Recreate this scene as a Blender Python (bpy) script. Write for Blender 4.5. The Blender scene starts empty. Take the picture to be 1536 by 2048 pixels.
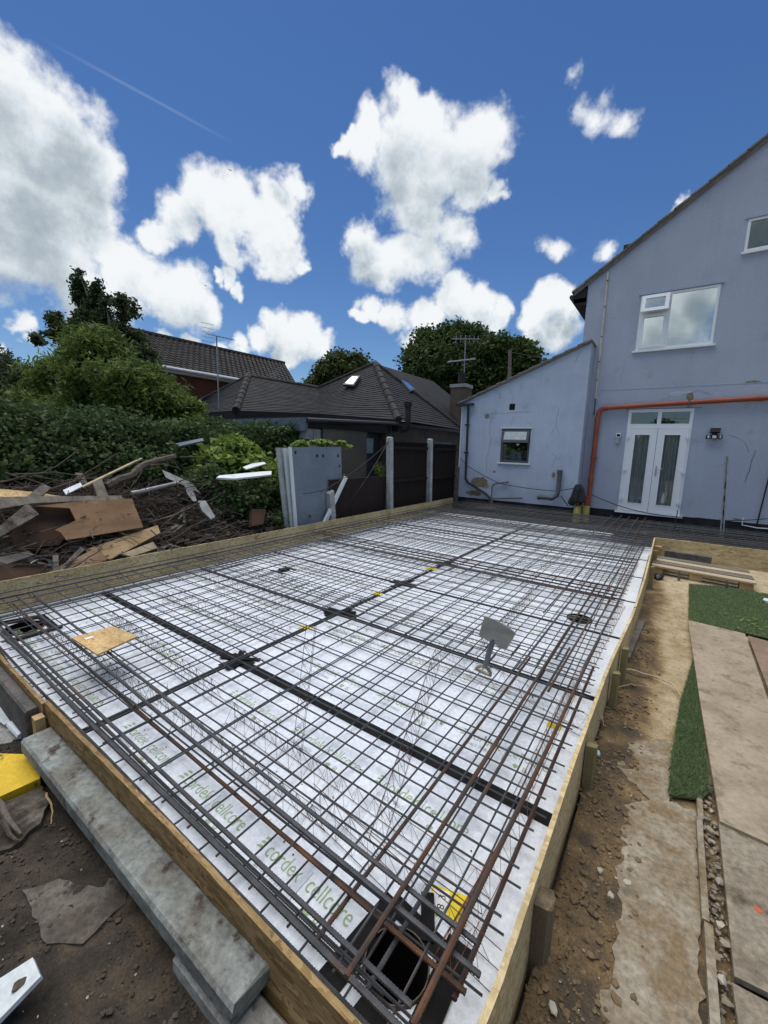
import bpy, bmesh, math, random
import numpy as np
from mathutils import Vector, Matrix, noise as mn
rnd = random.Random(7)
S = bpy.context.scene
COL = S.collection
R = math.radians
# ------------------------------------------------------------------ camera
cam = bpy.data.cameras.new('camera'); co = bpy.data.objects.new('camera', cam); COL.objects.link(co); S.camera = co
cam.sensor_fit = 'VERTICAL'; cam.sensor_height = 36.0; cam.lens = 36.0 * 824 / 2048
cam.clip_start = 0.05; cam.clip_end = 2000
_p, _r, _y = R(8.9), R(1.66), R(-34.9)
fwd = Vector((math.sin(_y)*math.cos(_p), math.cos(_y)*math.cos(_p), -math.sin(_p)))
rt = Vector((math.cos(_y), -math.sin(_y), 0)); up = rt.cross(fwd)
r2 = math.cos(_r)*rt + math.sin(_r)*up; u2 = -math.sin(_r)*rt + math.cos(_r)*up
M = Matrix((r2, u2, -fwd)).transposed().to_4x4(); M.translation = Vector((0, 0, 1.715)); co.matrix_world = M
# ------------------------------------------------------------------ light and exposure
SUN = Vector((-0.20, 0.06, 0.97)).normalized()
sl = bpy.data.lights.new('sun', 'SUN'); sl.energy = 1.5; sl.angle = R(70); sl.color = (1.0, 0.95, 0.87)
so = bpy.data.objects.new('sun', sl); COL.objects.link(so); so.rotation_euler = SUN.to_track_quat('Z', 'Y').to_euler(); so.location = (0, 0, 30)
S.view_settings.view_transform = 'Standard'; S.view_settings.look = 'None'; S.view_settings.exposure = 1.22
S.view_settings.gamma = 1.0; S.view_settings.use_curve_mapping = False
S.render.resolution_x, S.render.resolution_y = 768, 1024
# ------------------------------------------------------------------ sky: Nishita air with scattered cumulus
W = bpy.data.worlds.new('World'); S.world = W; W.use_nodes = True
nt = W.node_tree; N = nt.nodes; L = nt.links; N.clear()
def nn(tree, t, **kw):
    n = tree.nodes.new(t)
    for k, v in kw.items():
        if k.startswith('i_'):
            key = k[2:]; n.inputs[int(key) if key.isdigit() else key].default_value = v
        else: setattr(n, k, v)
    return n
CLOUDS = [  # direction of a puff, angular radius
 ((-0.8944,0.2511,0.3701),0.1164),
 ((-0.8509,0.2593,0.4568),0.0970),
 ((-0.8361,0.2362,0.4951),0.0787),
 ((-0.9259,0.2455,0.2872),0.0908),
 ((-0.9044,0.3011,0.3024),0.0870),
 ((-0.4146,0.7398,0.5299),0.0912),
 ((-0.449,0.7492,0.487),0.0953),
 ((-0.8674,0.3101,0.3893),0.0761),
 ((-0.8239,0.3089,0.4751),0.0646),
 ((-0.8412,0.3187,0.4369),0.0669),
 ((-0.4728,0.6948,0.5419),0.0725),
 ((-0.3593,0.77,0.5273),0.0724),
 ((-0.4427,0.7823,0.4382),0.0793),
 ((-0.73,0.5392,0.4199),0.0745),
 ((-0.8679,0.389,0.3088),0.0677),
 ((-0.8477,0.4503,0.2804),0.0715),
 ((-0.5118,0.7644,0.3921),0.0720),
 ((-0.4595,0.7968,0.3924),0.0718),
 ((-0.7607,0.4963,0.4183),0.0643),
 ((-0.9143,0.322,0.2456),0.0610),
 ((-0.6958,0.5824,0.4203),0.0625),
 ((-0.4194,0.7073,0.5691),0.0526),
 ((-0.3594,0.8022,0.4768),0.0568),
 ((-0.403,0.8159,0.4145),0.0601),
 ((-0.887,0.3851,0.2547),0.0547),
 ((-0.8753,0.3528,0.3308),0.0489),
 ((-0.7986,0.4496,0.4001),0.0505),
 ((-0.6957,0.6067,0.3847),0.0553),
 ((-0.5685,0.7024,0.4283),0.0550),
 ((-0.5604,0.7261,0.3984),0.0563),
 ((-0.452,0.6759,0.5821),0.0433),
 ((-0.5285,0.6483,0.548),0.0449),
 ((-0.2184,0.9304,0.2945),0.0490),
 ((-0.6969,0.6762,0.2389),0.0533),
 ((-0.4341,0.8473,0.3061),0.0500),
 ((-0.3876,0.8746,0.2911),0.0499),
 ((-0.6667,0.5827,0.4647),0.0434),
 ((-0.7639,0.5282,0.3709),0.0448),
 ((-0.8251,0.4979,0.2671),0.0439),
 ((-0.255,0.9171,0.3063),0.0445),
 ((-0.2264,0.9413,0.2503),0.0451),
 ((-0.7299,0.6346,0.2541),0.0470),
 ((-0.828,0.418,0.3737),0.0376),
 ((-0.6364,0.5925,0.4939),0.0384),
 ((-0.5476,0.7861,0.2868),0.0425),
 ((-0.4935,0.824,0.2783),0.0425),
 ((-0.2736,0.9226,0.2718),0.0405),
 ((-0.1904,0.9451,0.2656),0.0392),
 ((-0.1568,0.9419,0.2969),0.0379),
 ((-0.7611,0.6061,0.2311),0.0417),
 ((-0.6782,0.7039,0.2111),0.0434),
 ((-0.7245,0.6576,0.2067),0.0429),
 ((-0.1579,0.8213,0.5482),0.0299,.42),
 ((-0.5816,0.7582,0.2948),0.0370),
 ((-0.3547,0.8933,0.276),0.0363),
 ((-0.7945,0.5674,0.2164),0.0361),
 ((-0.1828,0.806,0.5629),0.0254,.42),
 ((-0.1189,0.838,0.5325),0.0237,.42),
 ((-0.05,0.9063,0.4196),0.0249),
 ((-0.8268,0.5288,0.1919),0.0306),
 ((-0.8553,0.4801,0.1949),0.0297),
 ((-0.5173,0.8246,0.2289),0.0327),
 ((-0.6671,0.7251,0.1707),0.0331),
 ((-0.953,0.243,0.1811),0.0250),
 ((-0.9664,0.2221,0.1292),0.0249),
 ((-0.7852,0.5295,0.3211),0.0276),
 ((-0.1443,0.8138,0.5629),0.0219,.42),
 ((-0.7722,0.5601,0.2998),0.0264),
 ((-0.2586,0.8833,0.391),0.0251,.42),
 ((-0.3184,0.825,0.4669),0.0236),
 ((-0.6013,0.7484,0.2798),0.0266),
 ((-0.8756,0.4404,0.1984),0.0242),
 ((-0.9519,0.2613,0.1602),0.0213),
 ((-0.6728,0.6391,0.3727),0.0235),
 ((-0.03315,0.9059,0.4222),0.0192),
 ((-0.1998,0.7823,0.59),0.0176,.42),
 ((-0.1651,0.9075,0.3864),0.0206,.42),
 ((-0.5543,0.6235,0.5513),0.0196),
 ((-0.1347,0.8036,0.5797),0.0157,.42),
 ((-0.8027,0.5077,0.3128),0.0182),
]
rc = random.Random(3)
CLOUDS += [((-.06, -1, .24), .11), ((.0, -1, .33), .06), ((-.25, -.93, .30), .12), ((-.05, -.9, .42), .10), ((.12, -.95, .28), .09), ((-.4, -.9, .40), .10)]
for i in range(30):    # the rest of the sky, outside the picture, carries the same scattered cloud
    a = rc.uniform(-math.pi, math.pi); e = rc.uniform(0.12, 1.1)
    v = Vector((math.cos(e)*math.sin(a), math.cos(e)*math.cos(a), math.sin(e)))
    if v.angle(fwd) < R(72): continue
    CLOUDS.append(((v.x, v.y, v.z), rc.uniform(.13, .24)))
g = bpy.data.node_groups.new('cumulus', 'ShaderNodeTree')
g.interface.new_socket('Dir', in_out='INPUT', socket_type='NodeSocketVector')
g.interface.new_socket('F', in_out='OUTPUT', socket_type='NodeSocketFloat')
gi = g.nodes.new('NodeGroupInput'); go = g.nodes.new('NodeGroupOutput')
n1 = nn(g, 'ShaderNodeTexNoise', i_Scale=5.0, i_Detail=5.0, i_Roughness=.6); g.links.new(gi.outputs[0], n1.inputs['Vector'])
vm = nn(g, 'ShaderNodeVectorMath', operation='MULTIPLY_ADD', i_1=(.16, .16, .16), i_2=(-.08, -.08, -.08)); g.links.new(n1.outputs['Color'], vm.inputs[0])
va = nn(g, 'ShaderNodeVectorMath', operation='ADD'); g.links.new(gi.outputs[0], va.inputs[0]); g.links.new(vm.outputs[0], va.inputs[1])
acc = None
for (c, r, *A) in CLOUDS:
    c = Vector(c).normalized(); A = A[0] if A else 1.0
    d = nn(g, 'ShaderNodeVectorMath', operation='DISTANCE', i_1=tuple(c)); g.links.new(va.outputs[0], d.inputs[0])
    m = nn(g, 'ShaderNodeMath', operation='MULTIPLY_ADD', i_1=-A/r, i_2=A); g.links.new(d.outputs['Value'], m.inputs[0])
    if acc is None: acc = m.outputs[0]
    else:
        x = nn(g, 'ShaderNodeMath', operation='SMOOTH_MAX', i_2=.14); g.links.new(acc, x.inputs[0]); g.links.new(m.outputs[0], x.inputs[1]); acc = x.outputs[0]
n2 = nn(g, 'ShaderNodeTexNoise', i_Scale=8.0, i_Detail=10.0, i_Roughness=.66); g.links.new(gi.outputs[0], n2.inputs['Vector'])
m2 = nn(g, 'ShaderNodeMath', operation='MULTIPLY_ADD', i_1=1.55, i_2=-.80); g.links.new(n2.outputs['Fac'], m2.inputs[0])
ms = nn(g, 'ShaderNodeMath', operation='ADD'); g.links.new(acc, ms.inputs[0]); g.links.new(m2.outputs[0], ms.inputs[1])
g.links.new(ms.outputs[0], go.inputs[0])
tc = nn(nt, 'ShaderNodeTexCoord')
ga = nn(nt, 'ShaderNodeGroup'); ga.node_tree = g; L.new(tc.outputs['Generated'], ga.inputs[0])
lo = nn(nt, 'ShaderNodeVectorMath', operation='ADD', i_1=(-.012, .012, .055)); L.new(tc.outputs['Generated'], lo.inputs[0])
gb = nn(nt, 'ShaderNodeGroup'); gb.node_tree = g; L.new(lo.outputs[0], gb.inputs[0])
mask = nn(nt, 'ShaderNodeMapRange', interpolation_type='SMOOTHSTEP'); mask.inputs[1].default_value = .0; mask.inputs[2].default_value = .45
L.new(ga.outputs[0], mask.inputs[0])
shd = nn(nt, 'ShaderNodeMapRange', interpolation_type='SMOOTHSTEP'); shd.inputs[1].default_value = -.05; shd.inputs[2].default_value = 1.0
L.new(gb.outputs[0], shd.inputs[0])
cc = nn(nt, 'ShaderNodeValToRGB'); e = cc.color_ramp.elements
e[0].position = 0; e[0].color = (.95, .98, 1.0, 1); e[1].position = 1; e[1].color = (.36, .43, .49, 1)
x = e.new(.30); x.color = (.72, .79, .84, 1); x = e.new(.65); x.color = (.50, .57, .63, 1)
L.new(shd.outputs[0], cc.inputs[0])  # cloud light and shade put into colour: white tops, grey bases
sky = nn(nt, 'ShaderNodeTexSky', sky_type='NISHITA', sun_disc=False); sky.sun_elevation = math.asin(SUN.z); sky.sun_rotation = math.atan2(SUN.x, SUN.y)
sky.air_density = 1.0; sky.dust_density = .15; sky.ozone_density = 4.0; sky.altitude = 50
hs = nn(nt, 'ShaderNodeHueSaturation', i_Hue=.506, i_Saturation=1.20, i_Value=.86); L.new(sky.outputs[0], hs.inputs['Color'])
# thin contrail
b1 = nn(nt, 'ShaderNodeBackground', i_Strength=0.050); L.new(hs.outputs[0], b1.inputs[0])
b2 = nn(nt, 'ShaderNodeBackground', i_Strength=0.41); L.new(cc.outputs[0], b2.inputs[0])
# contrail: narrow band along a great circle, faded at both ends
pn, pc = (-0.5445,0.1045,-0.8322), (-0.7485,0.3871,0.5384)
dn = nn(nt, 'ShaderNodeVectorMath', operation='DOT_PRODUCT', i_1=pn); L.new(tc.outputs['Generated'], dn.inputs[0])
ab = nn(nt, 'ShaderNodeMath', operation='ABSOLUTE'); L.new(dn.outputs['Value'], ab.inputs[0])
mr = nn(nt, 'ShaderNodeMapRange', interpolation_type='SMOOTHSTEP'); mr.inputs[1].default_value = .0035; mr.inputs[2].default_value = 0.0; mr.inputs[3].default_value = 0; mr.inputs[4].default_value = .09
L.new(ab.outputs[0], mr.inputs[0])
dd = nn(nt, 'ShaderNodeVectorMath', operation='DISTANCE', i_1=pc); L.new(tc.outputs['Generated'], dd.inputs[0])
mr2 = nn(nt, 'ShaderNodeMapRange', interpolation_type='SMOOTHSTEP'); mr2.inputs[1].default_value = .15; mr2.inputs[2].default_value = 0.03
L.new(dd.outputs['Value'], mr2.inputs[0])
mm = nn(nt, 'ShaderNodeMath', operation='MULTIPLY'); L.new(mr.outputs[0], mm.inputs[0]); L.new(mr2.outputs[0], mm.inputs[1])
mx = nn(nt, 'ShaderNodeMath', operation='MAXIMUM'); L.new(mask.outputs[0], mx.inputs[0]); L.new(mm.outputs[0], mx.inputs[1])
mix = nn(nt, 'ShaderNodeMixShader'); L.new(mx.outputs[0], mix.inputs[0]); L.new(b1.outputs[0], mix.inputs[1]); L.new(b2.outputs[0], mix.inputs[2])
ow = nn(nt, 'ShaderNodeOutputWorld'); L.new(mix.outputs[0], ow.inputs[0])
# ------------------------------------------------------------------ materials
MATS = {}
def mat(name, c1, c2=None, rough=.8, scale=8.0, detail=5.0, bump=0.0, bscale=None, metal=0.0, stretch=(1, 1, 1), lo=.35, hi=.65,
        c3=None, c3scale=3.0, c3lo=.6, c3hi=.7, spec=.3, attr=None, coord='Object', rib=0.0, bdist=.004, streak=0):
    m = bpy.data.materials.new(name); m.use_nodes = True; t = m.node_tree; b = t.nodes['Principled BSDF']
    b.inputs['Roughness'].default_value = rough; b.inputs['Metallic'].default_value = metal; b.inputs['Specular IOR Level'].default_value = spec
    tcn = nn(t, 'ShaderNodeTexCoord'); mp = nn(t, 'ShaderNodeMapping'); mp.inputs['Scale'].default_value = stretch
    t.links.new(tcn.outputs[coord], mp.inputs[0])
    # shift per object so that copies do not repeat
    oi = nn(t, 'ShaderNodeObjectInfo'); sc_ = nn(t, 'ShaderNodeMath', operation='MULTIPLY', i_1=37.0); t.links.new(oi.outputs['Random'], sc_.inputs[0])
    t.links.new(sc_.outputs[0], mp.inputs['Location'])
    col = None
    nz = nn(t, 'ShaderNodeTexNoise', i_Scale=scale, i_Detail=detail, i_Roughness=.6); t.links.new(mp.outputs[0], nz.inputs['Vector'])
    if attr:
        at = nn(t, 'ShaderNodeAttribute', attribute_name=attr); src = at.outputs['Fac']
    else: src = nz.outputs['Fac']
    if c2 is not None:
        rp = nn(t, 'ShaderNodeMapRange', interpolation_type='SMOOTHSTEP'); rp.inputs[1].default_value = lo; rp.inputs[2].default_value = hi
        t.links.new(src, rp.inputs[0])
        mc = nn(t, 'ShaderNodeMix', data_type='RGBA'); mc.inputs[6].default_value = (*c1, 1); mc.inputs[7].default_value = (*c2, 1)
        t.links.new(rp.outputs[0], mc.inputs[0]); col = mc.outputs[2]
    if c3 is not None:
        n3 = nn(t, 'ShaderNodeTexNoise', i_Scale=c3scale, i_Detail=6.0, i_Roughness=.65); t.links.new(mp.outputs[0], n3.inputs['Vector'])
        rp = nn(t, 'ShaderNodeMapRange'); rp.inputs[1].default_value = c3lo; rp.inputs[2].default_value = c3hi; t.links.new(n3.outputs['Fac'], rp.inputs[0])
        mc = nn(t, 'ShaderNodeMix', data_type='RGBA'); mc.inputs[7].default_value = (*c3, 1)
        if col: t.links.new(col, mc.inputs[6])
        else: mc.inputs[6].default_value = (*c1, 1)
        t.links.new(rp.outputs[0], mc.inputs[0]); col = mc.outputs[2]
    if col is not None and not metal:   # fine speckle and grime over everything
        nf = nn(t, 'ShaderNodeTexNoise', i_Scale=max(scale*7, 40.0), i_Detail=4.0, i_Roughness=.7); t.links.new(tcn.outputs[coord], nf.inputs['Vector'])
        mf = nn(t, 'ShaderNodeMapRange'); mf.inputs[1].default_value = .3; mf.inputs[2].default_value = .7; g_ = 1.9 if rough > .87 and not streak else .9; mf.inputs[3].default_value = 1-.20*g_; mf.inputs[4].default_value = 1+.17*g_; t.links.new(nf.outputs['Fac'], mf.inputs[0])
        hv = nn(t, 'ShaderNodeHueSaturation'); t.links.new(mf.outputs[0], hv.inputs['Value']); t.links.new(col, hv.inputs['Color']); col = hv.outputs[0]
    if streak:   # rain streaks down the wall, roller marks
        ms_ = nn(t, 'ShaderNodeMapping'); ms_.inputs['Scale'].default_value = (5, 5, .28); t.links.new(tcn.outputs[coord], ms_.inputs[0])
        nf = nn(t, 'ShaderNodeTexNoise', i_Scale=1.3, i_Detail=7.0, i_Roughness=.7); t.links.new(ms_.outputs[0], nf.inputs['Vector'])
        mf = nn(t, 'ShaderNodeMapRange'); mf.inputs[1].default_value = .30; mf.inputs[2].default_value = .66; mf.inputs[3].default_value = .955; mf.inputs[4].default_value = 1.02; t.links.new(nf.outputs['Fac'], mf.inputs[0])
        hv = nn(t, 'ShaderNodeHueSaturation'); t.links.new(mf.outputs[0], hv.inputs['Value']); t.links.new(col, hv.inputs['Color']); col = hv.outputs[0]
    if col: t.links.new(col, b.inputs['Base Color'])
    else: b.inputs['Base Color'].default_value = (*c1, 1)
    if bump or rib:
        nb = nn(t, 'ShaderNodeTexNoise', i_Scale=bscale or scale*3, i_Detail=6.0, i_Roughness=.65); t.links.new(mp.outputs[0], nb.inputs['Vector'])
        hsrc = nb.outputs['Fac']
        if rib:
            wv = nn(t, 'ShaderNodeTexWave', i_Scale=rib, wave_type='BANDS', bands_direction='X'); t.links.new(tcn.outputs['Object'], wv.inputs['Vector'])
            ad = nn(t, 'ShaderNodeMath', operation='MULTIPLY_ADD', i_1=.3); t.links.new(nb.outputs['Fac'], ad.inputs[0]); t.links.new(wv.outputs['Fac'], ad.inputs[2]); hsrc = ad.outputs[0]
        bm_ = nn(t, 'ShaderNodeBump', i_Strength=bump or .6, i_Distance=bdist); t.links.new(hsrc, bm_.inputs['Height']); t.links.new(bm_.outputs[0], b.inputs['Normal'])
    MATS[name] = m; return m
def glass(name, tint, refl=.5):
    m = bpy.data.materials.new(name); m.use_nodes = True; t = m.node_tree; t.nodes.clear()
    o = nn(t, 'ShaderNodeOutputMaterial'); tr = nn(t, 'ShaderNodeBsdfTransparent'); tr.inputs[0].default_value = (*tint, 1)
    gl = nn(t, 'ShaderNodeBsdfGlossy', i_Roughness=.02); gl.inputs[0].default_value = (.9, .95, .95, 1)
    fr = nn(t, 'ShaderNodeFresnel', i_IOR=1.5); md = nn(t, 'ShaderNodeMath', operation='MULTIPLY_ADD', i_1=1.0-refl*.5, i_2=refl); t.links.new(fr.outputs[0], md.inputs[0])
    mx_ = nn(t, 'ShaderNodeMixShader'); t.links.new(md.outputs[0], mx_.inputs[0]); t.links.new(tr.outputs[0], mx_.inputs[1]); t.links.new(gl.outputs[0], mx_.inputs[2]); t.links.new(mx_.outputs[0], o.inputs[0])
    MATS[name] = m; return m
def osb(name, a, b_, c, dark, scale=26.0, rough=.75):
    m = bpy.data.materials.new(name); m.use_nodes = True; t = m.node_tree; b = t.nodes['Principled BSDF']; b.inputs['Roughness'].default_value = rough; b.inputs['Specular IOR Level'].default_value = .25
    tcn = nn(t, 'ShaderNodeTexCoord'); cols = []
    oi = nn(t, 'ShaderNodeObjectInfo'); sc_ = nn(t, 'ShaderNodeMath', operation='MULTIPLY', i_1=23.0); t.links.new(oi.outputs['Random'], sc_.inputs[0])
    for k, rz in enumerate((.3, 1.25, -.8)):
        mp = nn(t, 'ShaderNodeMapping'); mp.inputs['Rotation'].default_value = (rz*.7, rz*.5, rz); mp.inputs['Scale'].default_value = (scale*.42, scale*1.9, scale*1.9)
        t.links.new(tcn.outputs['Object'], mp.inputs[0]); t.links.new(sc_.outputs[0], mp.inputs['Location'])
        v = nn(t, 'ShaderNodeTexVoronoi', feature='F1', i_Scale=1.0, i_Randomness=1.0); t.links.new(mp.outputs[0], v.inputs['Vector']); cols.append(v.outputs['Color'])
    sel = nn(t, 'ShaderNodeTexNoise', i_Scale=scale*1.1, i_Detail=1.0); t.links.new(tcn.outputs['Object'], sel.inputs['Vector'])
    gt = nn(t, 'ShaderNodeMath', operation='GREATER_THAN', i_1=.52); t.links.new(sel.outputs['Fac'], gt.inputs[0])
    mc = nn(t, 'ShaderNodeMix', data_type='RGBA'); t.links.new(gt.outputs[0], mc.inputs[0]); t.links.new(cols[0], mc.inputs[6]); t.links.new(cols[1], mc.inputs[7])
    sel2 = nn(t, 'ShaderNodeTexNoise', i_Scale=scale*.8, i_Detail=1.0); t.links.new(tcn.outputs['Generated'], sel2.inputs['Vector'])
    gt2 = nn(t, 'ShaderNodeMath', operation='GREATER_THAN', i_1=.55); t.links.new(sel2.outputs['Fac'], gt2.inputs[0])
    mc2 = nn(t, 'ShaderNodeMix', data_type='RGBA'); t.links.new(gt2.outputs[0], mc2.inputs[0]); t.links.new(mc.outputs[2], mc2.inputs[6]); t.links.new(cols[2], mc2.inputs[7])
    rp = nn(t, 'ShaderNodeValToRGB'); el = rp.color_ramp.elements; el[0].position = .05; el[0].color = (*dark, 1); el[1].position = .95; el[1].color = (*c, 1)
    q = el.new(.25); q.color = (*a, 1); q = el.new(.6); q.color = (*b_, 1)
    t.links.new(mc2.outputs[2], rp.inputs[0])
    n3 = nn(t, 'ShaderNodeTexNoise', i_Scale=2.2, i_Detail=6.0); t.links.new(tcn.outputs['Object'], n3.inputs['Vector'])
    mr_ = nn(t, 'ShaderNodeMapRange'); mr_.inputs[1].default_value = .3; mr_.inputs[2].default_value = .7; mr_.inputs[3].default_value = .72; mr_.inputs[4].default_value = 1.08; t.links.new(n3.outputs['Fac'], mr_.inputs[0])
    hv = nn(t, 'ShaderNodeHueSaturation'); t.links.new(mr_.outputs[0], hv.inputs['Value']); t.links.new(rp.outputs[0], hv.inputs['Color']); t.links.new(hv.outputs[0], b.inputs['Base Color'])
    bp_ = nn(t, 'ShaderNodeBump', i_Strength=.35, i_Distance=.002); t.links.new(mc2.outputs[2], bp_.inputs['Height']); t.links.new(bp_.outputs[0], b.inputs['Normal'])
    MATS[name] = m; return m
osb('osb', (.47, .36, .18), (.58, .46, .25), (.70, .58, .36), (.33, .22, .10), 24)
osb('osb_wet', (.20, .125, .05), (.29, .19, .08), (.40, .28, .13), (.11, .06, .025), 24)
mat('osb_old', (.25, .20, .135), (.33, .275, .195), rough=.85, scale=5, detail=9, c3=(.14, .105, .07), c3scale=7, c3lo=.54, c3hi=.70, bump=.4, bscale=60)
osb('osb_fresh', (.50, .33, .14), (.60, .42, .20), (.70, .53, .28), (.30, .18, .07), 30)
mat('insulation', (.72, .77, .83), (.65, .70, .77), rough=.75, scale=2.5, detail=8, c3=(.36, .35, .33), c3scale=11, c3lo=.66, c3hi=.80, bump=.15, bscale=14)
mat('insulation_edge', (.55, .58, .60), rough=.9)
mat('print_green', (.25, .37, .17), (.36, .46, .28), rough=.7, scale=30)
mat('print_grey', (.30, .33, .36), rough=.7)
mat('yellow_label', (.80, .62, .03), rough=.5); mat('white_label', (.8, .8, .8), rough=.5); mat('black_ink', (.02, .02, .02), rough=.6)
mat('tape', (.006, .006, .007), (.012, .012, .013), rough=.8, scale=14, bump=.25, bscale=30, spec=.2)
mat('steel', (.046, .050, .058), (.075, .078, .085), rough=.5, scale=22, c3=(.095, .055, .038), c3scale=3.5, c3lo=.60, c3hi=.76, metal=.35, spec=.5, bump=.2, bscale=60)
mat('steel_bar', (.050, .053, .060), (.085, .086, .090), rough=.55, scale=16, c3=(.14, .080, .05), c3scale=3.2, c3lo=.56, c3hi=.72, metal=.35, spec=.5, rib=0, bump=.5, bscale=60)
mat('rust_bar', (.085, .046, .030), (.055, .045, .042), rough=.7, scale=7, c3=(.20, .085, .035), c3scale=3, c3lo=.54, c3hi=.7, metal=.15, bump=.5, bscale=60)
mat('dark_red_bar', (.060, .028, .024), (.055, .038, .036), rough=.7, scale=7, metal=.2, bump=.5, bscale=60)
mat('wire', (.060, .045, .042), (.13, .06, .035), rough=.6, scale=9, metal=.3)
mat('rusty_wire', (.26, .10, .045), (.16, .06, .03), rough=.8, scale=9)
mat('membrane', (.045, .045, .047), (.075, .073, .07), rough=.55, scale=6)
mat('hole_shade', (.006, .006, .006), rough=1); mat('casing', (.16, .12, .09), (.08, .06, .05), rough=.6, scale=20)
mat('concrete', (.33, .33, .30), (.24, .23, .205), rough=.9, scale=5, detail=8, c3=(.12, .10, .08), c3scale=22, c3lo=.63, c3hi=.70, bump=.5, bscale=40)
mat('concrete_mossy', (.245, .27, .255), (.14, .135, .115), rough=.9, scale=4.5, detail=12, c3=(.065, .05, .04), c3scale=11, c3lo=.56, c3hi=.66, bump=.5, bscale=50)
mat('concrete_dark', (.13, .12, .11), (.08, .075, .07), rough=.9, scale=6, detail=8, bump=.5, bscale=40)
mat('concrete_path', (.30, .265, .205), (.22, .18, .12), rough=.95, scale=6.0, detail=12, c3=(.19, .14, .08), c3scale=7, c3lo=.46, c3hi=.62, bump=.6, bscale=30, bdist=.008)
mat('yellow_paint', (.62, .43, .03), (.58, .38, .02), rough=.6, scale=9, c3=(.07, .06, .04), c3scale=14, c3lo=.60, c3hi=.66, bump=.3)
mat('timber', (.42, .30, .16), (.33, .22, .11), rough=.8, scale=5, stretch=(1, 1, .12), bump=.3, bscale=40)
mat('timber_pale', (.48, .39, .26), (.37, .29, .18), rough=.8, scale=10, stretch=(.12, 1, 1), bump=.3)
mat('timber_grey', (.20, .18, .15), (.12, .105, .085), rough=.9, scale=12, stretch=(.12, 1, 1), bump=.5)
mat('timber_green', (.19, .17, .08), (.25, .21, .11), rough=.85, scale=12, stretch=(1, 1, .1), bump=.5, bscale=30)
mat('timber_grooved', (.20, .155, .10), (.13, .10, .065), rough=.9, scale=22, stretch=(1, 1, .05), bump=.9, bscale=30)
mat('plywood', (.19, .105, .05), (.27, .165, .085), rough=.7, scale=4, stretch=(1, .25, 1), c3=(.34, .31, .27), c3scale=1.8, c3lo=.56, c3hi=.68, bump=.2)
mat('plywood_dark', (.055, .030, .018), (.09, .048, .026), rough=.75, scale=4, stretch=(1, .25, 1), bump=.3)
mat('bark', (.14, .115, .095), (.08, .065, .055), rough=.95, scale=14, bump=.9, bscale=30, bdist=.01)
mat('twig', (.17, .135, .105), (.08, .06, .05), rough=.95, scale=5)
mat('twig_dark', (.05, .038, .032), (.09, .07, .055), rough=.95, scale=5)
mat('render_blue', (.405, .46, .565), (.375, .425, .53), rough=.85, scale=.9, detail=9, c3=(.27, .315, .39), c3scale=2.6, c3lo=.60, c3hi=.85, streak=1, bump=.25, bscale=45, bdist=.003)
mat('render_blue_pale', (.46, .53, .655), (.41, .48, .605), rough=.85, scale=1.1, detail=9, c3=(.26, .315, .41), c3scale=3.0, c3lo=.58, c3hi=.80, streak=1, bump=.25, bscale=45, bdist=.003)
mat('render_patch', (.25, .22, .15), (.19, .17, .12), rough=.95, scale=7, bump=.5)
mat('render_chip', (.60, .62, .62), rough=.9); mat('crack', (.16, .19, .26), rough=1)
mat('plinth', (.012, .013, .014), (.026, .028, .028), rough=.7, scale=4, detail=8, c3=(.06, .06, .055), c3scale=5, c3lo=.62, c3hi=.75)
mat('upvc', (.78, .82, .86), rough=.35, spec=.5); mat('upvc_grey', (.075, .085, .095), rough=.4, spec=.5); mat('white_trim', (.70, .74, .76), rough=.5)
glass('glass', (.97, .98, .975), .06); glass('glass_sky', (.40, .50, .48), .62); glass('glass_dark', (.6, .66, .64), .12)
mat('curtain', (.82, .86, .84), (.70, .74, .72), rough=.9, scale=20); mat('room_dark', (.05, .05, .05), rough=1)  # room_dark: dimness of the rooms put into near-black inner walls
mat('frosted', (.55, .60, .60), (.45, .5, .5), rough=.4, scale=10)
mat('orange_pipe', (.36, .085, .038), (.29, .065, .03), rough=.42, scale=3, spec=.5)
mat('grey_pipe', (.11, .13, .15), (.085, .10, .115), rough=.45, scale=4); mat('black_pipe', (.015, .015, .018), rough=.4, spec=.5)
mat('galvanised', (.36, .37, .38), (.27, .28, .29), rough=.4, scale=12, metal=.6); mat('alloy', (.5, .5, .5), rough=.35, metal=.7)
mat('trunking', (.62, .60, .50), (.5, .47, .38), rough=.8, scale=5)
mat('yellow_wrap', (.55, .47, .15), (.45, .37, .10), rough=.5, scale=9, bump=.5)
mat('jacket', (.045, .045, .055), (.025, .025, .03), rough=.9, scale=8, bump=.6)
mat('roof_tile_grey', (.25, .235, .205), (.17, .16, .14), rough=.9, scale=4, bump=.4)
mat('roof_slate', (.010, .011, .014), (.022, .022, .026), rough=.75, scale=3.2, detail=8, c3=(.035, .036, .040), c3scale=2.4, c3lo=.60, c3hi=.80, bump=.4)
mat('concrete_dirty', (.16, .145, .12), (.065, .055, .042), rough=.95, scale=5, detail=10, c3=(.035, .028, .02), c3scale=6, c3lo=.5, c3hi=.62, bump=.6, bscale=40)
mat('muddy_sheet', (.26, .225, .17), (.17, .14, .10), rough=.9, scale=4, detail=11, c3=(.09, .07, .045), c3scale=8, c3lo=.55, c3hi=.68, bump=.5, bscale=50)
mat('ridge_tile', (.025, .024, .026), (.045, .042, .041), rough=.85, scale=3, bump=.5)
mat('pantile', (.055, .050, .048), (.033, .030, .029), rough=.8, scale=1.5, detail=7, bump=.3)
mat('fascia', (.13, .17, .21), (.09, .12, .15), rough=.6, scale=5); mat('felt', (.02, .02, .022), rough=.8)
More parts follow.
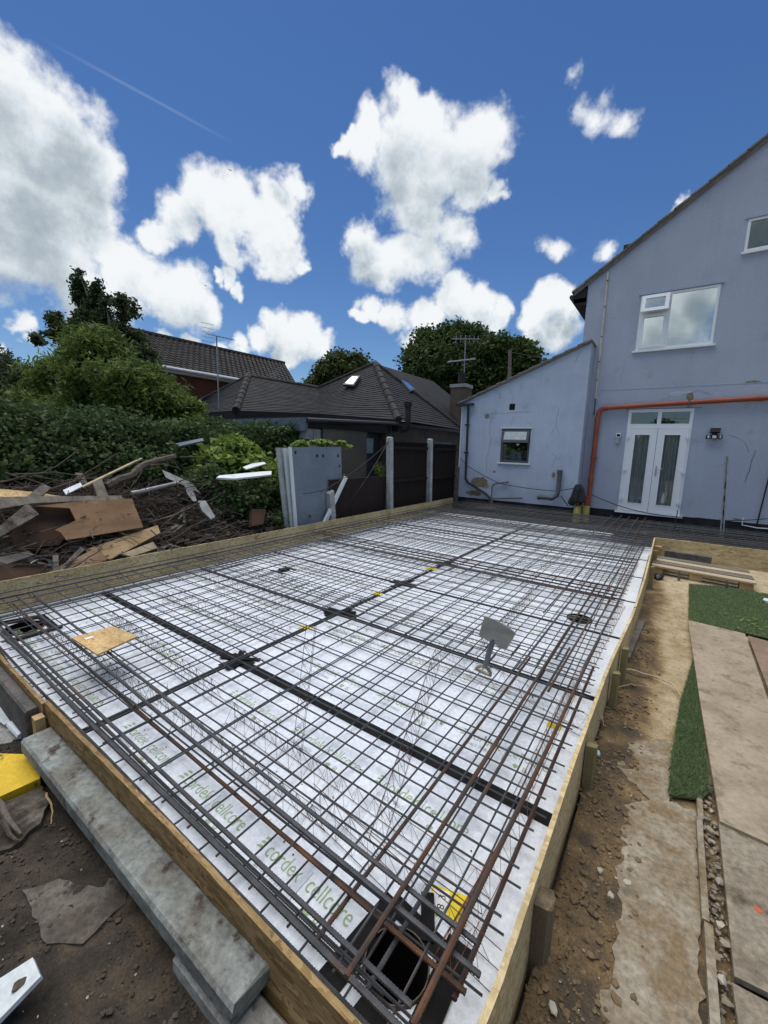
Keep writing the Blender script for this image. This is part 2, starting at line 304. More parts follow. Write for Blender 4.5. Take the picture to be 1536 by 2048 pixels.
mat('wall_olive', (.17, .155, .12), (.14, .125, .10), rough=.95, scale=3, bump=.3); mat('wall_tan', (.12, .10, .078), (.09, .075, .06), rough=.95, scale=2)
mat('blockwork', (.35, .36, .36), (.27, .28, .28), rough=.95, scale=5)
mat('fence_brown', (.017, .011, .008), (.012, .008, .006), rough=.85, scale=6, stretch=(1, 1, .15), bump=.3)
mat('panel_brown', (.030, .019, .015), (.020, .013, .011), rough=.8, scale=14, stretch=(1, 1, .06), bump=.3)
mat('grey_panel', (.20, .24, .285), (.165, .20, .24), rough=.6, scale=2, c3=(.2, .22, .24), c3scale=5, c3lo=.68, c3hi=.75)
mat('post_conc', (.44, .46, .45), (.34, .35, .34), rough=.9, scale=5, bump=.3)
mat('white_sheet', (.58, .62, .63), (.55, .6, .6), rough=.5, scale=4, c3=(.16, .13, .10), c3scale=4, c3lo=.62, c3hi=.68)
mat('metal_sheet', (.36, .37, .37), (.22, .22, .21), rough=.45, scale=4, metal=.4)
mat('pebble', (.27, .225, .165), (.16, .13, .095), rough=.8, scale=3)
mat('pebble_white', (.38, .35, .28), rough=.7)
mat('clod', (.175, .125, .070), (.115, .080, .045), rough=1, scale=6, bump=.6); mat('clod_dark', (.050, .040, .030), (.085, .070, .052), rough=1, scale=6, bump=.6)
mat('brick_mat', (.15, .055, .032), (.10, .038, .025), rough=.9, scale=1.0); mat('mortar', (.20, .17, .14), rough=1)
mat('hardboard', (.25, .175, .12), (.19, .13, .09), rough=.7, scale=6)
mat('plastic_black', (.015, .015, .016), rough=.4); mat('lamp_lens', (.6, .65, .68), rough=.3)
mat('shovel_metal', (.33, .325, .31), (.45, .44, .41), rough=.75, scale=9, c3=(.33, .31, .28), c3scale=5, c3lo=.5, c3hi=.65, metal=.2)
mat('shovel_grey', (.09, .12, .14), rough=.5); mat('shovel_grip', (.33, .29, .22), (.25, .21, .15), rough=.7, scale=10)
mat('bird', (.02, .02, .02), rough=.9)
mat('soil_turf_base', (.10, .14, .06), rough=1)
def leafmat(name, a, b_, c, trans=.35):
    m = bpy.data.materials.new(name); m.use_nodes = True; t = m.node_tree; b = t.nodes['Principled BSDF']
    b.inputs['Roughness'].default_value = .62; b.inputs['Specular IOR Level'].default_value = .2
    at = nn(t, 'ShaderNodeAttribute', attribute_name='v'); rp = nn(t, 'ShaderNodeValToRGB'); el = rp.color_ramp.elements
    el[0].color = (*a, 1); el[1].color = (*c, 1); q = el.new(.55); q.color = (*b_, 1); t.links.new(at.outputs['Fac'], rp.inputs[0])
    t.links.new(rp.outputs[0], b.inputs['Base Color'])
    tr = nn(t, 'ShaderNodeBsdfTranslucent'); t.links.new(rp.outputs[0], tr.inputs[0]); mx_ = nn(t, 'ShaderNodeMixShader', i_0=trans)
    t.links.new(b.outputs[0], mx_.inputs[1]); t.links.new(tr.outputs[0], mx_.inputs[2]); t.links.new(mx_.outputs[0], t.nodes['Material Output'].inputs[0])
    MATS[name] = m; return m
leafmat('leaf_ash', (.055, .095, .022), (.115, .175, .038), (.25, .32, .08)); leafmat('leaf_dark', (.028, .044, .020), (.055, .082, .030), (.09, .13, .05))
leafmat('leaf_ivy', (.030, .058, .022), (.066, .112, .038), (.15, .21, .08), .35); leafmat('leaf_vine', (.10, .16, .03), (.19, .28, .055), (.34, .44, .12))
leafmat('leaf_maple', (.034, .060, .018), (.058, .098, .028), (.10, .15, .042)); leafmat('turf_mat', (.12, .18, .075), (.17, .24, .105), (.28, .34, .19), .3)
leafmat('leaf_far', (.045, .065, .018), (.075, .10, .03), (.12, .14, .05))
# ------------------------------------------------------------------ object helpers
def wl(o):
    v = Vector((0, 0, 0))
    while o: v = v + o.location; o = o.parent
    return v
def tag(o, label=None, cat=None, group=None, kind=None):
    if label: o['label'] = label
    if cat: o['category'] = cat
    if group: o['group'] = group
    if kind: o['kind'] = kind
    return o
def thing(name, label, cat, loc, group=None):
    o = bpy.data.objects.new(name, None); o.empty_display_size = .1; COL.objects.link(o); o.location = loc
    return tag(o, label, cat, group)
def link(name, me, parent=None, loc=(0, 0, 0)):
    o = bpy.data.objects.new(name, me); COL.objects.link(o); o.location = loc
    if parent: o.parent = parent
    return o
class B:
    def __init__(s): s.v = []; s.f = []
    def add(s, vs, fs):
        k = len(s.v); s.v += [tuple(v) for v in vs]; s.f += [tuple(k+i for i in f) for f in fs]; return s
    def box(s, x0, x1, y0, y1, z0, z1):
        return s.add([(x0, y0, z0), (x1, y0, z0), (x1, y1, z0), (x0, y1, z0), (x0, y0, z1), (x1, y0, z1), (x1, y1, z1), (x0, y1, z1)],
                     [(0, 3, 2, 1), (4, 5, 6, 7), (0, 1, 5, 4), (1, 2, 6, 5), (2, 3, 7, 6), (3, 0, 4, 7)])
    def hexa(s, b4, t4):
        return s.add(list(b4)+list(t4), [(0, 3, 2, 1), (4, 5, 6, 7), (0, 1, 5, 4), (1, 2, 6, 5), (2, 3, 7, 6), (3, 0, 4, 7)])
    def bar(s, p0, p1, w, h, upv=(0, 0, 1)):
        p0, p1 = Vector(p0), Vector(p1); d = (p1-p0).normalized(); u = Vector(upv)
        if abs(d.dot(u)) > .98: u = Vector((0, 1, 0))
        sd = d.cross(u).normalized()*w/2; uu = sd.cross(d).normalized()*h/2
        q = lambda c: [c-sd-uu, c+sd-uu, c+sd+uu, c-sd+uu]
        a, b = q(p0), q(p1)
        return s.add(a+b, [(0, 1, 2, 3), (7, 6, 5, 4), (0, 4, 5, 1), (1, 5, 6, 2), (2, 6, 7, 3), (3, 7, 4, 0)])
    def slab(s, pts, t, n=None):
        """a flat board given its outline, thickness t along its normal"""
        p = [Vector(q) for q in pts]; nv = Vector(n) if n else (p[1]-p[0]).cross(p[-1]-p[0]).normalized()
        k = len(p); q = [v-nv*t for v in p]
        return s.add(p+q, [tuple(range(k)), tuple(range(2*k-1, k-1, -1))] + [(i, i+k, (i+1) % k+k, (i+1) % k) for i in range(k)])
    def tube(s, pts, r, n=6, cap=True):
        pts = [Vector(p) for p in pts]; m = len(pts); rs = r if isinstance(r, (list, tuple)) else [r]*m
        k0 = len(s.v); prev = None
        for i, p in enumerate(pts):
            d = ((pts[min(i+1, m-1)]-p).normalized() + (p-pts[max(i-1, 0)]).normalized())
            if d.length < 1e-6: d = Vector((0, 0, 1))
            d.normalize()
            a = prev - d*prev.dot(d) if prev is not None else (d.orthogonal())
            if a.length < 1e-5: a = d.orthogonal()
            a.normalize(); prev = a; b = d.cross(a)
            for j in range(n):
                t = 2*math.pi*j/n; s.v.append(tuple(p+(a*math.cos(t)+b*math.sin(t))*rs[i]))
        for i in range(m-1):
            for j in range(n):
                s.f.append((k0+i*n+j, k0+i*n+(j+1) % n, k0+(i+1)*n+(j+1) % n, k0+(i+1)*n+j))
        if cap: s.f.append(tuple(k0+n-1-j for j in range(n))); s.f.append(tuple(k0+(m-1)*n+j for j in range(n)))
        return s
    def mesh(s, name, m, off=(0, 0, 0), smooth=False):
        me = bpy.data.meshes.new(name); o = Vector(off)
        me.from_pydata([(v[0]-o.x, v[1]-o.y, v[2]-o.z) for v in s.v], [], s.f); me.update()
        if m: me.materials.append(MATS[m] if isinstance(m, str) else m)
        if smooth:
            me.polygons.foreach_set('use_smooth', [True]*len(me.polygons)); 
            try: me.set_sharp_from_angle(angle=R(40))
            except Exception: pass
        return me
    def build(s, name, m, parent=None, smooth=False, loc=None):
        if parent is not None: return link(name, s.mesh(name, m, wl(parent), smooth), parent)
        if loc is None:
            a = np.array(s.v); loc = ((a[:, 0].min()+a[:, 0].max())/2, (a[:, 1].min()+a[:, 1].max())/2, a[:, 2].min())
        return link(name, s.mesh(name, m, loc, smooth), None, loc)
def plate(outer, holes, t, P, Nn):
    """flat plate with holes; outer/holes are 2-D outlines, P maps (u,v)->3-D, Nn = normal of the front"""
    bm = bmesh.new(); loops = [outer]+list(holes); es = []; vl = []
    for lp in loops:
        vs = [bm.verts.new(P(*q)) for q in lp]; vl.append(vs)
        es += [bm.edges.new((vs[i], vs[(i+1) % len(vs)])) for i in range(len(vs))]
    bmesh.ops.triangle_fill(bm, use_beauty=True, use_dissolve=False, edges=es, normal=Nn)
    bm.verts.index_update(); bld = B(); V = [v.co.copy() for v in bm.verts]; F = [[v.index for v in f.verts] for f in bm.faces]
    nv = Vector(Nn).normalized(); k = len(V)
    FF = []
    for f in F:
        a, b, c = V[f[0]], V[f[1]], V[f[2]]
        if (b-a).cross(c-a).dot(nv) < 0: f = f[::-1]
        FF.append(tuple(f))
    bld.add(V+[v-nv*t for v in V], FF+[tuple(i+k for i in f[::-1]) for f in FF])
    for vs in vl:
        ids = [v.index for v in vs]
        for i in range(len(ids)):
            a, b = ids[i], ids[(i+1) % len(ids)]; bld.f.append((a, a+k, b+k, b))
    bm.free(); return bld
def rect(x0, x1, z0, z1): return [(x0, z0), (x1, z0), (x1, z1), (x0, z1)]
def circ(x, y, r, n=20): return [(x+r*math.cos(2*math.pi*i/n), y+r*math.sin(2*math.pi*i/n)) for i in range(n)]
def one(bld, name, m, label, cat, group=None, smooth=False, loc=None, kind=None):
    o = bld.build(name, m, None, smooth, loc); return tag(o, label, cat, group, kind)
_tm = {}
def textmesh(s, size, m):
    if (s, size, m) in _tm: return _tm[(s, size, m)]
    cu = bpy.data.curves.new('print', 'FONT'); cu.body = s; cu.size = size; cu.resolution_u = 3; cu.offset = -size*.003
    o = bpy.data.objects.new('print', cu); COL.objects.link(o); bpy.context.view_layer.update()
    me = bpy.data.meshes.new_from_object(o.evaluated_get(bpy.context.evaluated_depsgraph_get())); bpy.data.objects.remove(o)
    me.materials.clear(); me.materials.append(MATS[m]); _tm[(s, size, m)] = me; return me
def meshdata(me):
    return [v.co.copy() for v in me.vertices], [tuple(p.vertices) for p in me.polygons]
# ================================================================== GROUND
def sm(a, b, x): t = min(1, max(0, (x-a)/(b-a))); return t*t*(3-2*t)
def fbm(x, y, s, o=4):
    v = 0; a = .5
    for i in range(o): v += a*mn.noise((x*s, y*s, i*7.3)); s *= 2.1; a *= .5
    return v
def gh(x, y):
    if -5.21 < x < -.21 and .64 < y < 12.2: return -1.3
    if -.21 <= x < 9 and 8.34 < y < 12.2: return -.6
    if x >= -.22 and y > -1:
        h = .012 + .010*fbm(x, y, 6)
        lump = max(0, 1-abs(x+.12)/(.16+.10*mn.noise((0, y*2.2, 3))))
        h += lump*.045*max(0, .5+1.4*fbm(x, y, 5)) * sm(6.5, 4.5, y)
        h += .012*fbm(x, y, 28, 3)*sm(.35, .0, x)
        return h
    if y <= .66:
        h = .085 + .030*fbm(x, y, 3) + .022*fbm(x, y, 20, 3)
        return h - .08*sm(-2.6, -3.1, x)*sm(.1, .4, y)
    if x < -5.2:
        h = .10 + .12*fbm(x, y, 1.2)
        m_ = sm(-5.35, -6.6, x)*sm(5.6, 3.6, y)*sm(-12, -8.5, x); h += m_*(.62+.25*fbm(x, y, 1.5)) + .06*fbm(x, y, 7)*m_*2
        return h
    return .0
def axis(segs):
    o = []
    for a, b, st in segs:
        n = max(1, round((b-a)/st)); o += [a+(b-a)*i/n for i in range(n)]
    o.append(segs[-1][1]); return o
ax = axis([(-400, -60, 85), (-60, -12, 12), (-12, -5.2, .10), (-5.2, -3.6, .2), (-3.6, -.4, .035), (-.4, 1.2, .025), (1.2, 3, .12), (3, 12, 1.5), (12, 60, 12), (60, 400, 85)])
ay = axis([(-300, -40, 65), (-40, -2, 6), (-2, -.3, .1), (-.3, 4.0, .030), (4.0, 8.4, .07), (8.4, 12.2, .3), (12.2, 30, 3), (30, 80, 10), (80, 600, 100)])
gv = []; tone = []
for y in ay:
    for x in ax:
        gv.append((x, y, gh(x, y)))
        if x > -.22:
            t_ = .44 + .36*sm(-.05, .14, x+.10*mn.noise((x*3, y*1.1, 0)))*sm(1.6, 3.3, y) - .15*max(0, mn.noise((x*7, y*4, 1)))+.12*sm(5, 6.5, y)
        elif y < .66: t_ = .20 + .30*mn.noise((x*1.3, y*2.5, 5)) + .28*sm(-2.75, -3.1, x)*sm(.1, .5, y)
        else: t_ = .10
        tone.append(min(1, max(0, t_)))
nx = len(ax); gf = [(j*nx+i, j*nx+i+1, (j+1)*nx+i+1, (j+1)*nx+i) for j in range(len(ay)-1) for i in range(nx-1)]
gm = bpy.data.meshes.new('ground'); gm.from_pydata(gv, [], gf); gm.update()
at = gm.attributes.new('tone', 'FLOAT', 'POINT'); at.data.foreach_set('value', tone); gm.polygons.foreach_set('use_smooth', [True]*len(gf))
m = bpy.data.materials.new('soil'); m.use_nodes = True; t = m.node_tree; b = t.nodes['Principled BSDF']; b.inputs['Roughness'].default_value = .95; b.inputs['Specular IOR Level'].default_value = .2
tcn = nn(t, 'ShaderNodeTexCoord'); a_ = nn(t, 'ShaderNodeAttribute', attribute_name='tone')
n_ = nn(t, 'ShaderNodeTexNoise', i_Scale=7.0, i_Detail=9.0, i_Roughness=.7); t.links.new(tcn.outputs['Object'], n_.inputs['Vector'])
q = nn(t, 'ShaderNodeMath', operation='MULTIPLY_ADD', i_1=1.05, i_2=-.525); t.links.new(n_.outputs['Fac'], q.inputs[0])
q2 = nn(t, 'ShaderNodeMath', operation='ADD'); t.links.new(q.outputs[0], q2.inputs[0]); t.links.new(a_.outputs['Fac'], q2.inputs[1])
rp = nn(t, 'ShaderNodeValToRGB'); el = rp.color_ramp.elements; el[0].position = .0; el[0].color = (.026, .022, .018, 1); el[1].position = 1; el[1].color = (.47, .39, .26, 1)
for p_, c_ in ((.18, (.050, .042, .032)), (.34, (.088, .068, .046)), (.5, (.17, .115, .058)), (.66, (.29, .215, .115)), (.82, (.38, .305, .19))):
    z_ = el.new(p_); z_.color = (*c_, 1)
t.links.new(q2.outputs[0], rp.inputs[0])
n9 = nn(t, 'ShaderNodeTexNoise', i_Scale=130.0, i_Detail=5.0, i_Roughness=.75); t.links.new(tcn.outputs['Object'], n9.inputs['Vector'])
m9 = nn(t, 'ShaderNodeMapRange'); m9.inputs[1].default_value = .3; m9.inputs[2].default_value = .7; m9.inputs[3].default_value = .55; m9.inputs[4].default_value = 1.45; t.links.new(n9.outputs['Fac'], m9.inputs[0])
h9 = nn(t, 'ShaderNodeHueSaturation'); t.links.new(m9.outputs[0], h9.inputs['Value']); t.links.new(rp.outputs[0], h9.inputs['Color']); t.links.new(h9.outputs[0], b.inputs['Base Color'])
n_ = nn(t, 'ShaderNodeTexNoise', i_Scale=45.0, i_Detail=8.0, i_Roughness=.7); t.links.new(tcn.outputs['Object'], n_.inputs['Vector'])
bp_ = nn(t, 'ShaderNodeBump', i_Strength=.9, i_Distance=.012); t.links.new(n_.outputs['Fac'], bp_.inputs['Height']); t.links.new(bp_.outputs[0], b.inputs['Normal'])
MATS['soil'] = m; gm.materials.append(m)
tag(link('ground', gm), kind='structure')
# loose clods, stones and pebbles
def rock(bld, c, r, rg, flat=.7):
    ico = [(0, 0, 1), (.894, 0, .447), (.276, .851, .447), (-.724, .526, .447), (-.724, -.526, .447), (.276, -.851, .447), (.724, .526, -.447), (-.276, .851, -.447), (-.894, 0, -.447), (-.276, -.851, -.447), (.724, -.526, -.447), (0, 0, -1)]
    fc = [(0, 1, 2), (0, 2, 3), (0, 3, 4), (0, 4, 5), (0, 5, 1), (1, 6, 2), (2, 7, 3), (3, 8, 4), (4, 9, 5), (5, 10, 1), (6, 7, 2), (7, 8, 3), (8, 9, 4), (9, 10, 5), (10, 6, 1), (11, 7, 6), (11, 8, 7), (11, 9, 8), (11, 10, 9), (11, 6, 10)]
    a = rg.uniform(0, 6.28); ex = rg.uniform(.75, 1.5); ca, sa = math.cos(a), math.sin(a)
    vs = []
    for v in ico:
        k = r*rg.uniform(.75, 1.2); x, y, z = v[0]*k*ex, v[1]*k, v[2]*k*flat
        vs.append((c[0]+x*ca-y*sa, c[1]+x*sa+y*ca, c[2]+z))
    bld.add(vs, fc)
def scatter(name, m, n, xr, yr, rr, flat=.7, seed=1, keep=None, dz=0.0):
    rg = random.Random(seed); bd = B()
    for i in range(n):
        x, y = rg.uniform(*xr), rg.uniform(*yr)
        if keep and not keep(x, y): continue
        r = rg.uniform(*rr)**1.0*(rg.random()**1.6*.9+.25); rock(bd, (x, y, gh(x, y)+r*.25+dz), r, rg, flat)
    return tag(bd.build(name, m, None, smooth=True, loc=(0, 0, 0)), kind='stuff')
scatter('soil_clods', 'clod', 5200, (-.21, .10), (.1, 4.6), (.003, .015), seed=2, keep=lambda x, y: rnd.random() < max(.10, 1-abs(x+.12)/.20) and mn.noise((x*5, y*3, 2)) > -.25)
scatter('soil_clods', 'clod_dark', 6500, (-3.2, -.45), (-.2, .50), (.002, .010), seed=3, keep=lambda x, y: mn.noise((x*4, y*4, 2)) > -.2)
scatter('stone_chips', 'pebble_white', 260, (-3.0, .25), (-.2, .52), (.002, .006), seed=4)
scatter('stone_chips', 'pebble_white', 420, (-.15, .34), (.6, 6.5), (.002, .006), seed=5)
scatter('gravel', 'pebble', 700, (-.1, .32), (.6, 7.0), (.002, .008), seed=6)
scatter('debris_soil', 'clod_dark', 2500, (-8.5, -5.3), (.5, 6.0), (.02, .07), seed=8)
bd = B(); rg = random.Random(31)
for i in range(520):
    x, y = rg.uniform(-5.0, -.26), rg.uniform(.7, 6.5)
    if mn.noise((x*1.5, y*1.5, 3)) > -.1: rock(bd, (x, y, .002), rg.uniform(.0015, .006), rg, .6)
tag(bd.build('mud_crumbs', 'clod', None, True, loc=(0, 0, 0)), kind='stuff')
# broken concrete path on the right
def poly_sheet(name, m, pts, z, jag=.0, seed=1, t=.02, **kw):
    rg = random.Random(seed); out = []
    for i in range(len(pts)):
        a, b = pts[i], pts[(i+1) % len(pts)]; L_ = math.dist(a, b); n = max(1, int(L_/.03)) if jag else 1
        for k in range(n):
            f = k/n; o = jag*rg.uniform(-1, 1) if k else 0
            d = ((b[1]-a[1])/L_, -(b[0]-a[0])/L_); out.append((a[0]+(b[0]-a[0])*f+d[0]*o, a[1]+(b[1]-a[1])*f+d[1]*o))
    return plate(out, [], t, lambda u, v: (u, v, z+.006*mn.noise((u*5, v*5, 0))), (0, 0, 1)).build(name, m, None, loc=(pts[0][0], pts[0][1], z-t))
o = poly_sheet('concrete_path', 'concrete_path', [(-0.04959,2.683), (0.1708,2.877), (0.1603,2.31), (0.28,2.328), (0.259,1.388), (.262,.62), (.0,.62), (-0.08213,1.14), (0.01906,1.357), (0.02135,1.64), (-0.03538,1.845), (-0.03469,2.128), (0.08246,2.27), (-0.07502,2.418)], .019, .014, 3)
tag(o, kind='structure')
# narrow concrete edging running up the path
t_ = thing('path_edging', 'thin grey concrete edging strip between the broken path and the pebbles', 'kerb', (.28, 1.3, .03))
for k, (a, b_) in enumerate(((1.0, 1.28), (1.285, 1.72), (1.725, 2.25), (2.255, 2.5))):
    x0 = .265+.006*(k % 2); B().box(x0, x0+.022+.004*(k == 1), a-.3 if k == 0 else a, b_, .0, .052-.003*(k % 2)).build('edging_stone', 'concrete_path', t_)
scatter('gravel', 'pebble', 520, (.285, .345), (.7, 2.6), (.005, .013), seed=12, dz=.012)
rg = random.Random(5)
for i in range(22):
    y = .95+i*.066; bd = B(); rock(bd, (.300+rg.uniform(0, .03), y, .045), rg.uniform(.008, .016), rg, .7)
    tag(bd.build('pebble', 'pebble_white' if i % 3 == 0 else 'pebble', None, True), f'{["white","brownish","brownish"][i % 3]} pebble in the gravel gap, {["first","second","third","fourth","fifth","sixth","seventh","eighth","ninth","tenth","eleventh","twelfth","13th","14th","15th","16th","17th","18th","19th","20th","21st","22nd"][i]} from the camera end', 'pebble', 'pebbles in the gap by the boards')
# ------------------------------------------------------------------ slab area
HOLES = {(0, 1): (-.575, .975, .112), (0, 0): (-4.66, 1.03, .15), (3, 1): (-.64, 4.54, .125), (2, 0): (-4.25, 3.72, .085)}
membrane = plate([(-5.21, .64), (-.17, .64), (-.16, 8.34), (9, 8.34), (9, 12.0), (-2.0, 12.0), (-2.0, 11.5), (-5.21, 11.5)], [circ(*h_) for h_ in HOLES.values()], .02, lambda u, v: (u, v, -.115), (0, 0, 1)).build('damp_proof_membrane', 'membrane', None, loc=(-2.6, 6, -.13))
tag(membrane, kind='structure')
def rform(y):   # inner face of the right hand form, which bows a little
    P_ = [(.62, -.252), (.95, -.236), (1.92, -.238), (2.96, -.222), (4.14, -.168), (5.4, -.150), (8.1, -.159)]
    for (a, xa), (b, xb) in zip(P_, P_[1:]):
        if y <= b: return xa+(xb-xa)*(y-a)/(b-a)
    return P_[-1][1]
rows = [(.66, 1.855), (1.86, 3.06), (3.065, 4.28), (4.285, 5.48), (5.485, 6.68), (6.685, 7.88), (7.885, 9.08), (9.085, 10.1)]
gt = textmesh('cordek', .098, 'print_green'); g2 = textmesh('cellcore', .098, 'print_green'); g3 = textmesh('01403 799601', .036, 'print_grey'); g4 = textmesh('B', .052, 'print_green')
ordn = ['nearest', 'second', 'third', 'fourth', 'fifth', 'sixth', 'seventh', 'farthest']
for ri, (y0, y1) in enumerate(rows):
    for ci, (x0, x1) in enumerate(((-5.12, -2.685), (-2.68, None))):
        if ri == 7 and ci: x1 = -.9
        xr0, xr1 = (x1, x1) if x1 else (rform(y0), rform(y1))
        t_ = thing('insulation_board', f'white insulation board, {ordn[ri]} row from the front form, {"left" if ci == 0 else "right"} half', 'insulation board', ((x0+xr0)/2, (y0+y1)/2, -.1), 'insulation boards under the reinforcement')
        hl = []
        if (ri, ci) in HOLES: hx, hy, hr = HOLES[(ri, ci)]; hl = [circ(hx, hy, hr)]
        plate([(x0, y0), (xr0-.002, y0), (xr1-.002, y1), (x0, y1)], hl, .1, lambda u, v: (u, v, 0.0), (0, 0, 1)).build('board_panel', 'insulation', t_)
        if ri > 5: continue
        for k, yy in enumerate((y0+.30, y0+.885)):
            st = [.20, -.23, -.02, .15][(ri*2+k) % 4] if ci else [.1, .28][k]
            st = {0: -1.30, 1: -1.73, 2: -.90, 3: -1.30}.get(ri*2+k, -1.5+.2*((ri*5+k*3) % 4)) if ci else -2.75-.15*k-.2*(ri % 2)
            for j in range(-6, 7):
                sx = st+j*.63
                flip = ci == 0
                def P_(v, ox, oy, sc=1.0):
                    x, y = (v.x*sc+ox, v.y+oy)
                    if flip: x, y = .50-x, .04-y
                    return (sx+x, yy+y, .0012)
                if sx < x0+.02 or sx+.52 > min(xr0, xr1)-.02: continue
                bg, bs = B(), B()
                for me_, ox, oy, sc, dst in ((gt, .055, 0, .72, bg), (g2, .295, 0, .72, bg), (g3, .06, -.055, .8, bs), (g4, .40, -.075, 1, bg)):
                    V, F = meshdata(me_); dst.add([P_(v, ox, oy, sc) for v in V], F)
                for q_ in range(3):   # three slanted strokes of the maker's mark
                    zz = .008+q_*.022; vv = [Vector((.0+.006*q_, zz, 0)), Vector((.042, zz+.004, 0)), Vector((.036, zz+.016, 0)), Vector((.012, zz+.013, 0))]
                    bg.add([P_(v, 0, 0) for v in vv], [(0, 1, 2, 3)])
                # leaf shaped mark before the B
                vv = [Vector((.018*math.cos(a)*(1 if math.sin(a) > 0 else .6), .018*math.sin(a), 0)) for a in [i*math.pi/5 for i in range(10)]]
                bg.add([P_(v, .365, -.058) for v in vv], [tuple(range(10))])
                bs.add([P_(Vector(v), 0, 0) for v in ((.283, -.06, 0), (.286, -.06, 0), (.286, .07, 0), (.283, .07, 0))], [(0, 1, 2, 3)])
                bg.build('print', 'print_green', t_); bs.build('small_print', 'print_grey', t_)
# strips of edge insulation against the left form
one(B().box(-5.20, -5.125, .68, 10.0, -.1, .02), 'edge_insulation', 'insulation_edge', 'grey strip of edge insulation along the foot of the long left form', 'insulation strip')
# pile holes with casings
for (nm, hx, hy, hr, lab) in (('a', -.575, .975, .112, 'open pile hole with thin metal casing in the front right corner of the slab'), ('b', -4.66, 1.03, .15, 'dark pile hole in the front left corner under the crossing bars'),
                          ('c', -.64, 4.54, .125, 'dark pile hole near the right form behind the shovel'), ('d', -4.25, 3.72, .085, 'dark pile hole in the left half a few metres along the long form')):
    t_ = thing('pile_casing', lab, 'pile', (hx, hy, -.9))
    pts = circ(hx, hy, hr-.006, 28); bd = B()
    n_ = len(pts); bd.add([(*p, -.9) for p in pts]+[(*p, .014) for p in pts]+[((p[0]-hx)*1.035+hx, (p[1]-hy)*1.035+hy, .014) for p in pts]+[((p[0]-hx)*1.035+hx, (p[1]-hy)*1.035+hy, -.9) for p in pts],
           [(i+2*n_, (i+1) % n_+2*n_, (i+1) % n_+n_, i+n_) for i in range(n_)]+[(i+3*n_, (i+1) % n_+3*n_, (i+1) % n_+2*n_, i+2*n_) for i in range(n_)])
    bd.build('casing_ring', 'casing', t_, smooth=True)
    bd = B(); bd.add([(*p, -.85) for p in pts], [tuple(range(n_))]); bd.build('hole_bottom', 'hole_shade', t_)
    bd = B(); bd.add([(*p, -.9) for p in pts]+[(*p, .0135) for p in pts], [(i+n_, (i+1) % n_+n_, (i+1) % n_, i) for i in range(n_)]); bd.build('shade_lining', 'hole_shade', t_)  # deep shade inside the hole put into black lining and bottom
# black collars of tape round the holes
def strip(x0, y0, x1, y1, w, z=.003, t=.002):
    d = Vector((x1-x0, y1-y0, 0)).normalized(); s = Vector((-d.y, d.x, 0))*w/2; a = Vector((x0, y0, z)); b_ = Vector((x1, y1, z))
    return [a-s, b_-s, b_+s, a+s]
def tape_patch(lab, segs, zz=.004):
    t_ = thing('tape_patch', lab, 'tape', (segs[0][0], segs[0][1], 0))
    for k, s_ in enumerate(segs): B().slab(strip(*s_, z=zz+.003*k), .002).build('tape_piece', 'tape', t_)
tape_patch('black tape collar stuck round the open pile hole in the front right corner', [(-.73, .80, -.69, 1.14, .09), (-.70, 1.13, -.46, 1.10, .07), (-.43, 1.16, -.425, .80, .085), (-.62, .825, -.37, .79, .075), (-.60, 1.23, -.52, 1.09, .05), (-.36, .90, -.30, .80, .09)])
tape_patch('black tape round the front left pile hole', [(-4.95, .90, -4.86, 1.22, .12), (-4.9, 1.21, -4.4, 1.2, .07), (-4.45, 1.25, -4.42, .86, .07)])
tape_patch('star of black tape where the nearest joint tape crosses the long tape', [(-2.80, 1.88, -2.54, 1.88, .09), (-2.78, 1.98, -2.60, 1.76, .05), (-2.71, 1.72, -2.68, 1.99, .05), (-2.82, 1.80, -2.54, 1.97, .04), (-2.63, 1.72, -2.62, 1.86, .06)])
tape_patch('dark tape patch where the second joint tape crosses the long tape', [(-2.86, 3.08, -2.5, 3.10, .13), (-2.72, 2.93, -2.66, 3.24, .08), (-2.8, 2.98, -2.55, 3.2, .06)])
tape_patch('dark tape patch where the third joint tape crosses the long tape', [(-2.85, 4.30, -2.5, 4.30, .12), (-2.70, 4.1, -2.66, 4.5, .09)])
tape_patch('dark tape patch on the long tape near the fourth joint', [(-2.85, 5.5, -2.5, 5.5, .13), (-2.7, 5.3, -2.66, 5.7, .10)])
tape_patch('black tape round the pile hole along the left form', [(-4.38, 3.61, -4.12, 3.61, .05), (-4.38, 3.84, -4.12, 3.83, .05)])
for k, y in enumerate((1.857, 3.062, 4.282, 5.482, 6.682, 7.882, 9.082)):
    xr = rform(y)-.002; w = (.085, .062, .045, .04, .04, .04, .04)[k]
    one(B().slab(strip(-5.12, y-.004, xr if k < 6 else -.92, y+.008, w, .0025), .002), 'joint_tape', 'tape', f'black tape strip across the slab over the {["first","second","third","fourth","fifth","sixth","seventh"][k]} board joint from the front', 'tape', 'joint tapes across the boards')
one(B().slab(strip(-2.69, .68, -2.67, 10.0, .062, .0022), .0015), 'joint_tape', 'tape', 'long black tape running up the middle of the slab toward the house', 'tape')
